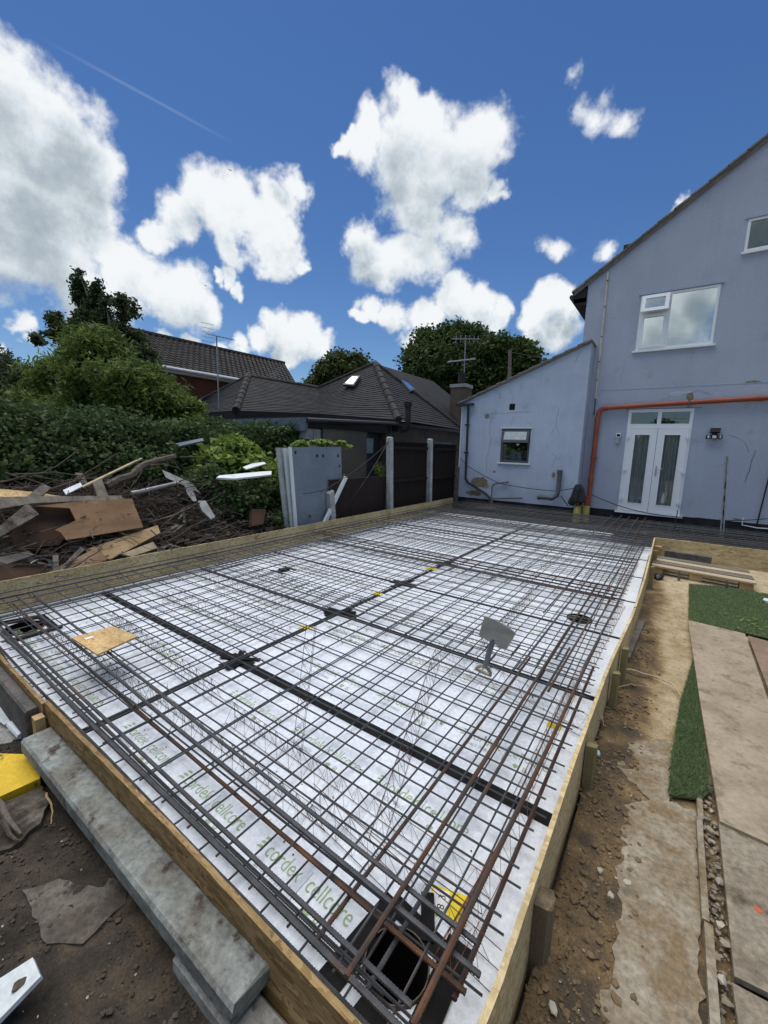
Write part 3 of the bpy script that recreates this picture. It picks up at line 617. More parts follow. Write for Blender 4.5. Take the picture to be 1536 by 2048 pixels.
# yellow labels on the boards
def label(px, w, h, a, lab, txt=None):
    c, s = math.cos(a), math.sin(a); Q = lambda u, v, z=.0035: (px[0]+u*c-v*s, px[1]+u*s+v*c, z)
    t_ = thing('yellow_label', lab, 'label', (*px, 0))
    B().slab([Q(0, 0), Q(w, 0), Q(w, h), Q(0, h)], .001).build('label_sheet', 'yellow_label', t_)
    if txt:
        B().slab([Q(.008, .010, .0045), Q(w*.48, .010, .0045), Q(w*.48, h-.010, .0045), Q(.008, h-.010, .0045)], .0005).build('white_field', 'white_label', t_)
        bd = B()
        for ch, u0, v0 in txt:
            V, F = meshdata(textmesh(ch, .040, 'black_ink')); bd.add([Q(u0+v.y*-1, v0+v.x, .0055) for v in V], F)
        bd.build('digits', 'black_ink', t_)
label((-.572, 1.178), .145, .105, .30, 'yellow and white label with digits beside the front right pile hole', [('8', .058, .022), ('3', .058, .058)])
label((-0.485,2.559), .085, .050, .05, 'small yellow label half under rusty wire near the right form')
label((-2.753,2.576), .13, .07, .3, 'yellow label at the top of the standing wire truss')
label((-2.785,5.067), .16, .10, .2, 'pale yellow label far up the middle of the slab')
label((-2.76,3.758), .12, .08, .2, 'faint yellow label on the long tape beyond the standing truss')
# ------------------------------------------------------------------ formwork
def osbboard(pts_, z0, z1, th, m, lab, side, name='form_board', seed=1):
    """upright board following a plan line; side = unit normal toward which thickness grows; upper edge slightly rough"""
    rg = random.Random(seed); bd = B(); out = []
    for (a, b_) in zip(pts_, pts_[1:]):
        n_ = max(1, int(math.dist(a, b_)/.05))
        for k in range(n_): out.append((a[0]+(b_[0]-a[0])*k/n_, a[1]+(b_[1]-a[1])*k/n_))
    out.append(pts_[-1]); V = []; F = []
    for p in out:
        zt = z1+rg.uniform(-.0025, .0025); q_ = (p[0]+side[0]*th, p[1]+side[1]*th)
        V += [(*p, z0), (*p, zt), (*q_, zt-rg.uniform(0, .002)), (*q_, z0)]
    for i in range(len(out)-1):
        a = i*4; c_ = a+4
        for k in range(4): F.append((a+k, a+(k+1) % 4, c_+(k+1) % 4, c_+k))
    F += [(3, 2, 1, 0), tuple(len(V)-4+k for k in range(4))]
    bd.add(V, F); return one(bd, name, m, lab, 'board', 'shuttering boards round the slab')
for k, (a, b_) in enumerate(((.60, 2.86), (2.865, 5.3), (5.305, 7.74), (7.745, 10.95))):
    osbboard([(-5.205-.006*(k % 2), a), (-5.205+.004*(k % 2), b_)], -.12, .328-.004*(k % 2), .018, 'osb', f'long pale chipboard form on the left side, {["nearest the camera","second length beside the debris","third length below the grey panel","far length below the fence"][k]}', (-1, 0), seed=k)
osbboard([(-5.22, .636), (-2.60, .630)], -.05, .322, .018, 'osb_wet', 'damp chipboard front form beside the standing concrete gravel board', (0, -1), seed=11)
osbboard([(-2.597, .640), (-1.3, .650), (-.26, .642)], -.05, .330, .018, 'osb_wet', 'damp chipboard front form behind the flat concrete post', (0, -1), seed=12)
for k, (a, b_) in enumerate(((.55, 2.06), (2.062, 4.30), (4.305, 6.6), (6.6, 8.34))):
    ys = [a+(b_-a)*i/8 for i in range(9)]
    osbboard([(rform(y), y) for y in ys], -.05, .33-.004*(k % 2), .018, 'osb', f'chipboard form on the right side of the slab, {["nearest length ending at the front corner","second length with the paired pegs","third length by the grey timber","far length meeting the pallet"][k]}', (1, 0), seed=20+k)
osbboard([(-.14, 8.34), (1.6, 8.40), (3.2, 8.3)], -.05, .33, .018, 'osb', 'chipboard form behind the pallet, running right along the house', (0, -1), seed=30)
osbboard([(3.2, 8.3), (6.5, 8.2)], -.05, .33, .018, 'osb', 'chipboard form farther right along the house, mostly out of view', (0, -1), seed=31)
# pegs
for k, (x, y, w, d, zt, m_, lab) in enumerate(((-.185, 2.18, .048, .055, .25, 'timber_green', 'square timber peg on the right form next to the turquoise stone'), (-.165, 3.00, .045, .05, .275, 'timber_green', 'rounded peg, nearer of the pair on the right form'), (-.150, 3.42, .045, .055, .285, 'timber_green', 'rounded peg, farther of the pair where the thin root meets the form'),
        (-.19, 1.275, .055, .075, .25, 'timber_grooved', 'thick grooved timber peg at the near end of the right form'), (-.09, 6.2, .05, .07, .30, 'timber_green', 'timber peg at the far joint of the right form'), (-.10, 7.4, .06, .07, .28, 'timber_green', 'short peg next to the dark hole before the pallet'))):
    bd = B(); a = .15*(-1)**k; hx, hy = w/2, d/2
    q_ = [(-hx, -hy), (hx*.6, -hy*1.05), (hx, -hy*.5), (hx, hy*.6), (hx*.5, hy), (-hx, hy)]
    n_ = 6; bd.add([(x+u, y+v, -.3) for u, v in q_]+[(x+u, y+v, zt+.008*math.sin(i*2)) for i, (u, v) in enumerate(q_)], [tuple(range(n_))[::-1], tuple(range(n_, 2*n_))]+[(i, (i+1) % n_, (i+1) % n_+n_, i+n_) for i in range(n_)])
    one(bd, 'timber_peg', m_, lab, 'peg', 'pegs holding the forms')
one(B().box(-2.60, -2.545, .565, .608, -.2, .275), 'timber_peg', 'timber', 'small sawn timber peg between the two concrete members at the front form', 'peg', 'pegs holding the forms')
# ------------------------------------------------------------------ reinforcement
def barmesh(L_, r, m, n=6, smooth=True):
    q_ = rnd.uniform(0, 50); k = max(4, int(L_/.3)); am = .0028 if r < .005 else .008    # slightly bent, as delivered
    return B().tube([(-L_/2+L_*i/k, am*mn.noise((q_+L_*i/k*.8, 0, 0)), am*mn.noise((q_+L_*i/k*.9, 5, 0))) for i in range(k+1)], r, n).mesh('bar', m, (0, 0, 0), smooth)
xb = {}; 
def add_bar(parent, L_, r, m, c, ang, name='bar', n=6, tilt=0):
    k = (round(L_, 3), r, m, rnd.randrange(4))
    if k not in xb: xb[k] = barmesh(L_, r, m, n)
    o = link(name, xb[k], parent, Vector(c)-(wl(parent) if parent else Vector((0, 0, 0)))); o.rotation_euler = (0, tilt, ang); return o
sheets = [(.745, 3.20), (2.95, 5.35), (5.12, 7.52), (7.30, 9.70), (9.05, 11.42)]
for lay, (z, dx, dy, nm) in enumerate(((.185, 0.0, 0.0, 'upper'), (.045, .018, .055, 'lower'))):
    for k, (y0, y1) in enumerate(sheets):
        t_ = thing('mesh_sheet', f'{nm} layer sheet of welded steel mesh, {["first from the front form","second from the front, under the shovel","third from the front","fourth from the front","farthest, reaching the house"][k]}', 'steel mesh', (-2.7, (y0+y1)/2, z), 'welded mesh sheets in the slab')
        jy = .006*(-1)**k; x0 = -5.07+.03*(k % 2)+dx
        yy = [y0+.055+dy*.4+.2*i for i in range(13) if y0+.055+.2*i < y1]
        if k == 0: yy = [.80+dy+.1935*i for i in range(13)]
        zx = z+.014*(k % 2)
        xe = -.305 if k < 3 else (-.30 if k < 4 else -.3)
        for i, y in enumerate(yy):
            add_bar(t_, xe-x0, .0045, 'steel', ((xe+x0)/2, y, zx+.003*math.sin(i*3.1+k)), rnd.uniform(-.0012, .0012), tilt=rnd.uniform(-.0012, .0012))
        for i in range(25):
            x = -.462+dx*.5-.1975*i
            if x < x0: break
            add_bar(t_, y1-y0-.01, .0045, 'steel', (x+rnd.uniform(-.002, .002), (y0+y1)/2, zx-.0095), math.pi/2+rnd.uniform(-.0015, .0015), tilt=rnd.uniform(-.001, .001))
# mesh along the house to the right
for lay, (z, nm) in enumerate(((.19, 'upper'), (.05, 'lower'))):
    t_ = thing('mesh_sheet', f'{nm} layer mesh sheet in the arm of the slab below the patio doors', 'steel mesh', (2.2, 10.2, z), 'welded mesh sheets in the slab')
    for i in range(16): add_bar(t_, 5.4, .0048, 'steel', (2.2, 8.45+.2*i+.05*lay, z), 0)
    for i in range(26): add_bar(t_, 3.1, .0048, 'steel', (-.35+.2*i+.03*lay, 9.98, z-.0095), math.pi/2)
def loose(p0, p1, r, m, lab, grp, n=8):
    p0, p1 = Vector(p0), Vector(p1); d = p1-p0; L_ = d.length; c = (p0+p1)/2
    k = (round(L_, 3), r, m, rnd.randrange(4))
    if k not in xb: xb[k] = barmesh(L_, r, m, n)
    if grp in (G1, G2) and L_ < 5.1 and k not in rbm:    # real ribs on the bars nearest the viewer
        rg_ = random.Random(len(rbm)); q_ = rg_.uniform(0, 50); bd_ = B(); nn_ = int(L_/.0055); pts_ = []; rr_ = []
        for i_ in range(nn_+1):
            x_ = -L_/2+L_*i_/nn_; pts_.append((x_, .007*mn.noise((q_+x_*.8, 0, 0)), .006*mn.noise((q_+x_*.9, 5, 0)))); rr_.append(r*(1.13 if i_ % 2 else .93))
        bd_.tube(pts_, rr_, 7); rbm[k] = bd_.mesh('bar', m, (0, 0, 0), True)
    o = link('reinforcing_bar', rbm.get(k, xb[k]), None, c); o.rotation_euler = (0, -math.asin(d.z/L_), math.atan2(d.y, d.x)); return tag(o, lab, 'steel bar', grp)
rbm = {}
G1 = 'loose bars along the front form'; G2 = 'loose bars beside the right form'
for p0, p1, r, m_, lab in (((-5.05, .760, .236), (-.40, .742, .232), .0095, 'steel_bar', 'heavily ribbed dark bar closest to the front form'),
    ((-5.0, .830, .228), (-.42, .800, .222), .0085, 'steel_bar', 'dark bar next in from the ribbed one at the front form'),
    ((-4.9, 1.03, .172), (-.328, .960, .148), .0085, 'rust_bar', 'brown bar crossing the front pile hole, third from the front form'),
    ((-4.95, 1.075, .222), (-.296, .980, .212), .0090, 'steel_bar', 'thick dark bar across the top of the front pile hole'),
    ((-5.0, 1.19, .222), (-.335, 1.052, .210), .0085, 'steel_bar', 'thick dark bar passing beside the yellow numbered label'),
    ((-4.7, .78, .05), (-.5, .775, .055), .008, 'steel_bar', 'lower bar lying deep beside the front form'),
    ((-5.0, .89, .05), (-.55, .86, .055), .008, 'steel_bar', 'lower bar seen through the mesh beside the front form'),
    ((-4.8, .715, .12), (-1.3, .70, .12), .006, 'rust_bar', 'thin rusty bar tight against the front form')): loose(p0, p1, r, m_, lab, G1)
for p0, p1, r, m_, lab in (((-.596, .735, .236), (-.585, 5.2, .232), .0085, 'rust_bar', 'orange-brown bar from the front corner passing left of the pile hole'),
    ((-.655, .80, .10), (-.640, 4.3, .10), .0075, 'dark_red_bar', 'dark red bar low beside the orange-brown one'),
    ((-.785, .79, .12), (-.760, 3.15, .12), .008, 'rust_bar', 'brown bar well left of the pile hole'),
    ((-.571, .81, .12), (-.545, 3.5, .13), .008, 'steel_bar', 'grey-brown bar passing through the middle of the pile hole'),
    ((-.392, .76, .238), (-.345, 3.6, .236), .0095, 'rust_bar', 'thick rusty bar, the second from the right form'),
    ((-.356, .94, .12), (-.335, 3.3, .12), .0085, 'dark_red_bar', 'dark red bar closest to the right form'),
    ((-.36, 2.9, .238), (-.255, 8.2, .23), .009, 'steel_bar', 'long grey bar following the right form past the far pile hole'),
    ((-.49, 2.55, .238), (-.42, 8.9, .23), .008, 'rust_bar', 'brown bar running on toward the pallet corner'),
    ((-.60, 3.3, .10), (-.52, 8.6, .10), .009, 'steel_bar', 'dark low bar behind the shovel going to the house'),
    ((-.73, 2.7, .238), (-.66, 9.6, .23), .008, 'steel_bar', 'grey bar passing right of the shovel blade'),
    ((-.86, 3.9, .22), (-.80, 10.2, .22), .007, 'steel_bar', 'thin grey bar far up the right side'),
    ((-.45, 4.2, .10), (-.33, 9.8, .10), .008, 'rust_bar', 'rusty low bar beside the far pile hole')): loose(p0, p1, r, m_, lab, G2)
# edge cages along the left form, across the slab and by the house
rg = random.Random(9)
def runs(grp, lab, specs, m_='steel_bar'):
    o_ = ['first', 'second', 'third', 'fourth', 'fifth', 'sixth', 'seventh', 'eighth', 'ninth', 'tenth', 'eleventh', 'twelfth', 'thirteenth']
    for i, (p0, p1, r) in enumerate(specs): loose(p0, p1, r, m_, f'{o_[i]} {lab}', grp)
runs('bars bundled along the left form', 'dark bar counted from the left form, lying along it', [((-5.10+.075*i, .75+.1*(i % 3), .24-.03*(i % 2)), (-5.09+.075*i, 10.9, .24-.03*(i % 2)), .007) for i in range(4)]+[((-5.08+.09*i, .8, .05), (-5.08+.09*i, 10.8, .05), .007) for i in range(3)])
for yb, n_, lb in ((5.02, 4, 'first cross beam behind the shovel'), (6.55, 3, 'second cross beam'), (7.95, 5, 'third cross beam level with the pallet'), (9.0, 4, 'fourth cross beam near the house')):
    runs(f'bars of the {lb}', f'bar from the front in the {lb}', [((-5.0+.2*(i % 2), yb+.085*i, .235-.12*(i % 2)), (-.33-.05*(i % 2), yb+.085*i-.03, .235-.12*(i % 2)), .008) for i in range(n_)], 'rust_bar' if yb < 5.5 else 'steel_bar')
runs('bars bundled along the house wall', 'dark bar from the front in the bundle at the foot of the house', [((-5.0, 10.35+.13*i, .23-.05*(i % 2)), (4.9 if i < 6 else -2.05, 10.35+.13*i, .23-.05*(i % 2)), .009) for i in range(9)])
runs('bars bundled beyond the pallet', 'dark bar from the pallet side, right of the slab corner', [((-1.2+.1*i, 8.5+.11*i, .25-.06*(i % 2)), (4.9, 8.5+.11*i, .25-.06*(i % 2)), .009) for i in range(13)])
# short starter bars at the slab corner
for i, (x, y0, y1) in enumerate(((-.95, 8.0, 11.3), (-.78, 8.2, 11.25), (-.6, 8.1, 11.2), (-.46, 8.0, 11.3), (-1.12, 8.3, 11.0))):
    loose((x, y0, .26), (x+.03, y1, .27), .0085, 'rust_bar' if i % 2 else 'steel_bar', f'{["second","third","fourth","fifth","first"][i]} bar from the left crossing the bundle below the patio doors', 'bars crossing at the slab corner')
loose((.12, 10.3, .0), (.14, 10.25, .62), .008, 'rust_bar', 'short upright rusty bar standing in the reinforcement below the doors', 'upright starter bars')
# ------------------------------------------------------------------ wire truss spacers between the layers
def truss(L_, h=.135, w=.07, pitch=.10, r=.0012):
    bd = B(); q_ = 4
    for (y, z) in ((0, h), (-w/2, 0), (w/2, 0)): bd.tube([(-L_/2, y, z), (L_/2, y, z)], r*1.25, q_)
    n_ = int(L_/pitch)
    for s in (-1, 1):
        pts = []
        for i in range(n_*2+1):
            x = -L_/2+i*pitch/2; pts.append((x, 0 if i % 2 else s*w/2, h if i % 2 else 0))
        bd.tube(pts, r, q_, False)
    return bd
tm = {}
def spacer(c, ang, L_, lab, m_='wire', h=.135, w=.07, rot=None):
    k = (L_, m_, h)
    if k not in tm: tm[k] = truss(L_, h, w).mesh('truss_spacer', m_)
    o = link('truss_spacer', tm[k], None, c); o.rotation_euler = rot or (0, 0, ang); return tag(o, lab, 'wire spacer', 'wire truss spacers between the mesh layers')
SP = [((-3.55, 1.13, .005), .03, 1.9, 'wire truss spacer running under the small square board'), ((-1.9, 1.17, .005), -.02, 1.6, 'wire truss spacer in front of the star of tape'), ((-3.2, 1.50, .005), -.05, 1.9, 'wire truss spacer just right of the square board'),
      ((-1.25, 1.36, .005), -.04, 1.7, 'wire truss spacer between the two near rows of print'), ((-.75, 1.18, .01), -.12, .95, 'bent wire truss spacer pointing at the right form by the pile hole'), ((-3.4, 2.25, .005), .12, 1.9, 'wire truss spacer left of the standing truss'),
      ((-1.15, 2.05, .005), 1.9, 1.6, 'wire truss spacer crossing diagonally below the shovel'), ((-1.55, 2.75, .005), .05, 1.9, 'wire truss spacer behind the standing truss'), ((-3.9, 2.8, .005), -.04, 1.9, 'wire truss spacer near the left form second tape'), ((-.8, 2.75, .005), -.25, 1.4, 'wire truss spacer beneath the shovel handle'),
      ((-1.9, 3.55, .005), .02, 1.9, 'wire truss spacer beyond the second tape'), ((-3.8, 3.9, .005), .05, 1.9, 'wire truss spacer beside the left pile hole'), ((-1.2, 4.1, .005), 1.6, 1.9, 'wire truss spacer running toward the house left of the far pile hole'), ((-2.1, 4.9, .005), .9, 1.9, 'wire truss spacer slanting near the first cross beam'),
      ((-3.3, 5.2, .005), .03, 1.9, 'wire truss spacer in the middle of the left half'), ((-1.6, 6.1, .005), 1.2, 1.9, 'wire truss spacer slanting in the far right half'), ((-3.5, 6.9, .005), .1, 1.9, 'wire truss spacer in the far left half'), ((-1.5, 7.4, .005), .4, 1.9, 'wire truss spacer near the third cross beam')]
for c, a, L_, lab in SP: spacer(c, a, L_, lab)
for c, a, L_, lab in (((-.44, 2.55, .005), 1.56, 1.3, 'rusty wire truss spacer along the right form by the small yellow label'), ((-.36, 4.35, .005), 1.53, 1.9, 'rusty wire truss spacer along the right form by the far pile hole'), ((-.36, 6.6, .005), 1.55, 1.9, 'rusty wire truss spacer along the right form toward the pallet'), ((-.42, 1.45, .01), 1.5, .8, 'thin rusty wire truss beside the yellow numbered label')):
    spacer(c, a, L_, lab, 'rusty_wire', h=.12)
for i in range(7): spacer((-4.75+.62*i, .72+.02*(i % 2), .01), .02*(-1)**i, .6, f'{["first","second","third","fourth","fifth","sixth","seventh"][i]} short wire truss from the left along the front form', 'wire', h=.11)
spacer((-1.50, 1.478, .39), 0, .78, 'wire truss spacer standing upright in the mesh above the print', 'wire', .05, .045, rot=(R(8), R(-84), R(25)))
# tie wires
def tie(c, s=.02, seed=0):
    rg = random.Random(seed); p = Vector(c); pts = [p+Vector((rg.uniform(-s, s), rg.uniform(-s, s), rg.uniform(-.2*s, s*.9))) for _ in range(6)]; pts[-1] = p+Vector((rg.uniform(-s, s), rg.uniform(-s, s), s*1.6))
    return pts
bd = B()
for i in range(150):
    bd.tube(tie((-.462-.1975*rnd.randrange(0, 23), .99+.1935*rnd.randrange(0, 12)+rnd.uniform(-.01, .01), .195), .013, i), .0011, 4, False)
for i in range(40): bd.tube(tie((-.35-rnd.random()*.6, 2.9+rnd.random()*5, .22), .018, i+500), .0012, 4, False)
tag(bd.build('tie_wires', 'wire', None, loc=(-2, 2, .2)), kind='stuff')
# ------------------------------------------------------------------ small square board and shovel
t_ = thing('square_board', 'small square offcut of fresh chipboard with a white sticker resting on the mesh', 'board', (-3.32, 1.18, .26))
P4 = [(-3.497,1.033,0.265), (-3.075,1.045,0.265), (-3.154,1.338,0.265), (-3.481,1.3,0.265)]
B().slab(P4, .012).build('panel', 'osb_fresh', t_)
c0 = Vector(P4[0])*.62+Vector(P4[1])*.2+Vector(P4[3])*.18; e1 = (Vector(P4[3])-Vector(P4[0])).normalized(); e2 = (Vector(P4[1])-Vector(P4[0])).normalized()
B().slab([c0+Vector((0, 0, .0015)), c0+e2*.03+Vector((0, 0, .0015)), c0+e2*.03+e1*.05+Vector((0, 0, .0015)), c0+e1*.05+Vector((0, 0, .0015))], .001).build('sticker', 'white_label', t_)
# shovel: D grip down on the mesh, blade up
t_ = thing('shovel', 'shovel standing upside down with its square grey blade in the air', 'shovel', (-.955, 2.64, .15))
A = Vector((-0.9297,2.597,0.2)); Bk = Vector((-0.7726,2.269,0.585)
)
Bt = Vector((-0.6806,2.127,0.7974)
)
ax_ = (Bk-A).normalized()
view = (Vector((0, 0, 1.715))-Bk).normalized(); side = ax_.cross(view).normalized(); nrm = side.cross(ax_).normalized()
bx = (Bt-Bk).normalized(); sx_ = (side - bx*side.dot(bx)).normalized(); sx_ = (sx_*math.cos(-.25)+bx*math.sin(-.25)); bz = sx_.cross(bx).normalized()
if bz.dot(view) < 0: bz = -bz
bd = B(); NU, NV = 9, 9; Wd, Ln = .190, .26
for s in (0, 1):
    for j in range(NV):
        for i in range(NU):
            u = (i/(NU-1)-.5)*Wd*(1-.06*(1-j/(NV-1))); v = j/(NV-1)*Ln
            if j == 0: v += .018*(abs(i/(NU-1)-.5)*2)**3
            if j == NV-1: v -= .006*(abs(i/(NU-1)-.5)*2)**2
            h = .007*(abs(u)/(Wd/2))**2.5+.008*math.sin(v/Ln*2)
            bd.v.append(tuple(Bk+sx_*u+bx*v+bz*(h-.003*s)))
K = NU*NV
for j in range(NV-1):
    for i in range(NU-1):
        a = j*NU+i; bd.f += [(a, a+1, a+NU+1, a+NU), (a+K, a+K+NU, a+K+NU+1, a+K+1)]
ring = [i for i in range(NU)]+[j*NU+NU-1 for j in range(1, NV)]+[(NV-1)*NU+i for i in range(NU-2, -1, -1)]+[j*NU for j in range(NV-2, 0, -1)]
for i in range(len(ring)): a, b_ = ring[i], ring[(i+1) % len(ring)]; bd.f.append((a, a+K, b_+K, b_))
bd.build('blade', 'shovel_metal', t_, smooth=True)
B().tube([Bk+bx*.05-bz*.004, Bk-ax_*.02, Bk-ax_*.25], [.009, .017, .017], 10).build('socket', 'shovel_grey', t_, smooth=True)
B().tube([Bk-ax_*.24, A+ax_*.10], .0145, 10).build('shaft', 'shovel_grey', t_, smooth=True)
cr = (sx_ - ax_*sx_.dot(ax_)).normalized()
for s in (-1, 1): B().tube([A+ax_*.11, A+ax_*.08+cr*.022*s, A+ax_*.03+cr*.045*s, A-ax_*.02+cr*.052*s], [.015, .012, .010, .010], 8).build('grip_arm', 'shovel_grip', t_, smooth=True)
B().tube([A-ax_*.02-cr*.058, A-ax_*.024, A-ax_*.02+cr*.058], .013, 10).build('grip_bar', 'shovel_grip', t_, smooth=True)
# ================================================================== MAIN HOUSE
WY = 12.0
house = thing('house', 'tall blue-grey rendered house on the right with white patio doors', 'house', (1.5, 13.5, 0))
gable = lambda x: 5.92+(x+2.30)*.688
out = [(-2.30, .30), (9.5, .30), (9.5, gable(3.6)-(9.5-3.6)*.688), (3.6, gable(3.6)), (-2.30, gable(-2.30))]
door = (-1.085, .215, .30, 2.805); w1 = (-1.105, .372, 4.19, 5.43); w2 = (.665, 1.75, 5.98, 6.58); w2 = (.672, 1.85, 5.99, 6.62)
plate(out, [rect(*door[:2], .302, door[3]), rect(*w1), rect(*w2)], .28, lambda u, v: (u, WY, v), (0, -1, 0)).build('wall', 'render_blue', house)
B().box(-2.30, -2.02, WY+.281, 20, .0, 5.9).build('side_wall', 'render_blue', house)
B().box(-2.28, 9.5, WY-.012, WY+.28, -.5, .299).build('plinth', 'plinth', house)
B().box(-2.0, 9.4, WY+3.0, WY+3.05, .3, 7.9).build('inner_wall', 'room_dark', house); B().box(-2.0, 9.4, WY+.3, WY+2.99, 3.0, 3.2).build('inner_floor', 'room_dark', house); B().box(-2.0, 9.4, WY+.3, WY+2.99, .2, .29).build('inner_floor', 'room_dark', house); B().box(-2.0, 9.4, WY+.3, WY+2.99, 5.7, 5.8).build('inner_floor', 'room_dark', house)
for x in (-1.9, 2.2): B().box(x, x+.05, WY+.3, WY+2.99, .3, 2.99).build('inner_wall', 'room_dark', house); B().box(x, x+.05, WY+.3, WY+2.99, 3.21, 5.69).build('inner_wall', 'room_dark', house)
# roof planes
bd = B(); rx, rz = 3.6, gable(3.6)
def rp2(x): return gable(x)+.09 if x <= rx else rz+.09-(x-rx)*.688
bd.slab([(-2.62, WY-.05, rp2(-2.62)), (rx, WY-.05, rp2(rx)), (rx, 20.2, rp2(rx)), (-2.62, 20.2, rp2(-2.62))], .06)
bd.slab([(rx, WY-.05, rp2(rx)), (9.8, WY-.05, rp2(9.8)), (9.8, 20.2, rp2(9.8)), (rx, 20.2, rp2(rx))], .06)
bd.build('roof', 'roof_tile_grey', house)
for i in range(22):   # verge tiles
    x0 = -2.66+i*.285; z0 = rp2(x0)+.012; x1 = x0+.31; z1 = rp2(x1)-.008
    B().hexa([(x0, WY-.09, z0-.02), (x1, WY-.09, z1-.02), (x1, WY+.25, z1-.02), (x0, WY+.25, z0-.02)], [(x0, WY-.09, z0+.02), (x1, WY-.09, z1+.02), (x1, WY+.25, z1+.02), (x0, WY+.25, z0+.02)]).build('verge_tile', 'roof_tile_grey', house)
B().slab([(-2.60, WY-.045, rp2(-2.6)-.065), (rx, WY-.045, rz+.02), (rx, WY-.02, rz+.02), (-2.6, WY-.02, rp2(-2.6)-.065)], .05, (0, 0, 1)).build('verge_mortar', 'roof_tile_grey', house)
B().box(-2.60, -2.305, WY-.03, 20, 5.50, 5.60).build('soffit', 'felt', house)
B().slab([(-2.64, WY-.03, 5.82), (-2.60, WY-.03, 5.50), (-2.31, WY-.03, 5.42), (-2.31, WY-.03, 5.82)], .05, (0, -1, 0)).build('barge_end', 'felt', house)
B().tube([(-2.66, WY-.06, 5.66), (-2.66, 20, 5.66)], .055, 8).build('gutter', 'black_pipe', house, True)
def wframe(parent, x0, x1, z0, z1, y, fw, m='upvc', name='frame', depth=.06, extra=()):
    hs_ = list(extra) or [rect(x0+fw, x1-fw, z0+fw, z1-fw)]
    return plate(rect(x0, x1, z0, z1), hs_, depth, lambda u, v: (u, y, v), (0, -1, 0)).build(name, m, parent)
def pane(parent, x0, x1, z0, z1, y, m='glass', name='pane'):
    return B().box(x0, x1, y, y+.008, z0, z1).build(name, m, parent)
# upstairs window
wn = B().box(w1[0]-.06, w1[1]+.05, WY-.06, WY+.02, w1[2]-.045, w1[2]-.005).build('window', 'upvc', house)
xm = -.52
wframe(wn, w1[0], w1[1], w1[2], w1[3], WY-.012, .055, extra=[rect(w1[0]+.055, xm-.03, w1[2]+.06, 5.0), rect(w1[0]+.055, xm-.03, 5.06, w1[3]-.05), rect(xm+.03, w1[1]-.05, w1[2]+.05, w1[3]-.05)])
wframe(wn, w1[0]+.045, xm-.02, w1[2]+.05, 4.99, WY-.035, .065, name='casement')
tp = plate(rect(w1[0]+.03, xm-.01, 0, .40), [rect(w1[0]+.11, xm-.09, .075, .325)], .045, lambda u, v: (u, WY-.05-(.40-v)*.32, 5.03+v*.95), (0, -1, .3)); tp.build('open_fanlight', 'upvc', wn)
B().slab([(w1[0]+.11, WY-.142+.02, 5.10), (xm-.09, WY-.142+.02, 5.10), (xm-.09, WY-.074+.02, 5.335), (w1[0]+.11, WY-.074+.02, 5.335)], .006, (0, -1, .3)).build('fanlight_pane', 'glass_sky', wn)
pane(wn, w1[0]+.11, xm-.085, w1[2]+.115, 4.925, WY, 'glass_sky'); pane(wn, xm+.03, w1[1]-.05, w1[2]+.05, w1[3]-.05, WY+.01, 'glass_sky')
B().box(w1[0]-.05, w1[1]+.05, WY-.035, WY-.001, w1[3]+.015, w1[3]+.045).build('head_bead', 'render_blue', wn)
# blinds and things on the sill inside
B().box(xm+.04, w1[1]-.05, WY+.12, WY+.14, 4.2, 5.4).build('net_blind', 'curtain', wn)
B().box(w1[0]+.03, xm-.03, WY+.12, WY+.14, 4.2, 5.0).build('net_blind', 'curtain', wn)
B().box(-.46, -.22, WY+.05, WY+.10, 4.245, 4.42).build('box_on_sill', 'upvc_grey', wn); B().box(0, .14, WY+.05, WY+.09, 4.245, 4.34).build('card_on_sill', 'timber_pale', wn); B().box(.27, .32, WY+.05, WY+.09, 4.25, 4.42).build('bottle_on_sill', 'jacket', wn)
# attic window at the frame edge
wn = B().box(w2[0]-.04, w2[1]+.04, WY-.05, WY+.02, w2[2]-.045, w2[2]-.004).build('window', 'upvc', house)
wframe(wn, w2[0], w2[1], w2[2], w2[3], WY-.012, .05); pane(wn, w2[0]+.05, w2[1]-.05, w2[2]+.05, w2[3]-.05, WY+.01, 'glass_dark'); B().box(w2[0]+.1, w2[1]-.1, WY+.1, WY+.2, w2[2]+.02, w2[2]+.2).build('plant_on_sill', 'leaf_dark', wn)
B().box(w2[0]-.05, w2[1]+.05, WY-.03, WY-.001, w2[3]+.01, w2[3]+.035).build('head_bead', 'render_blue', wn)
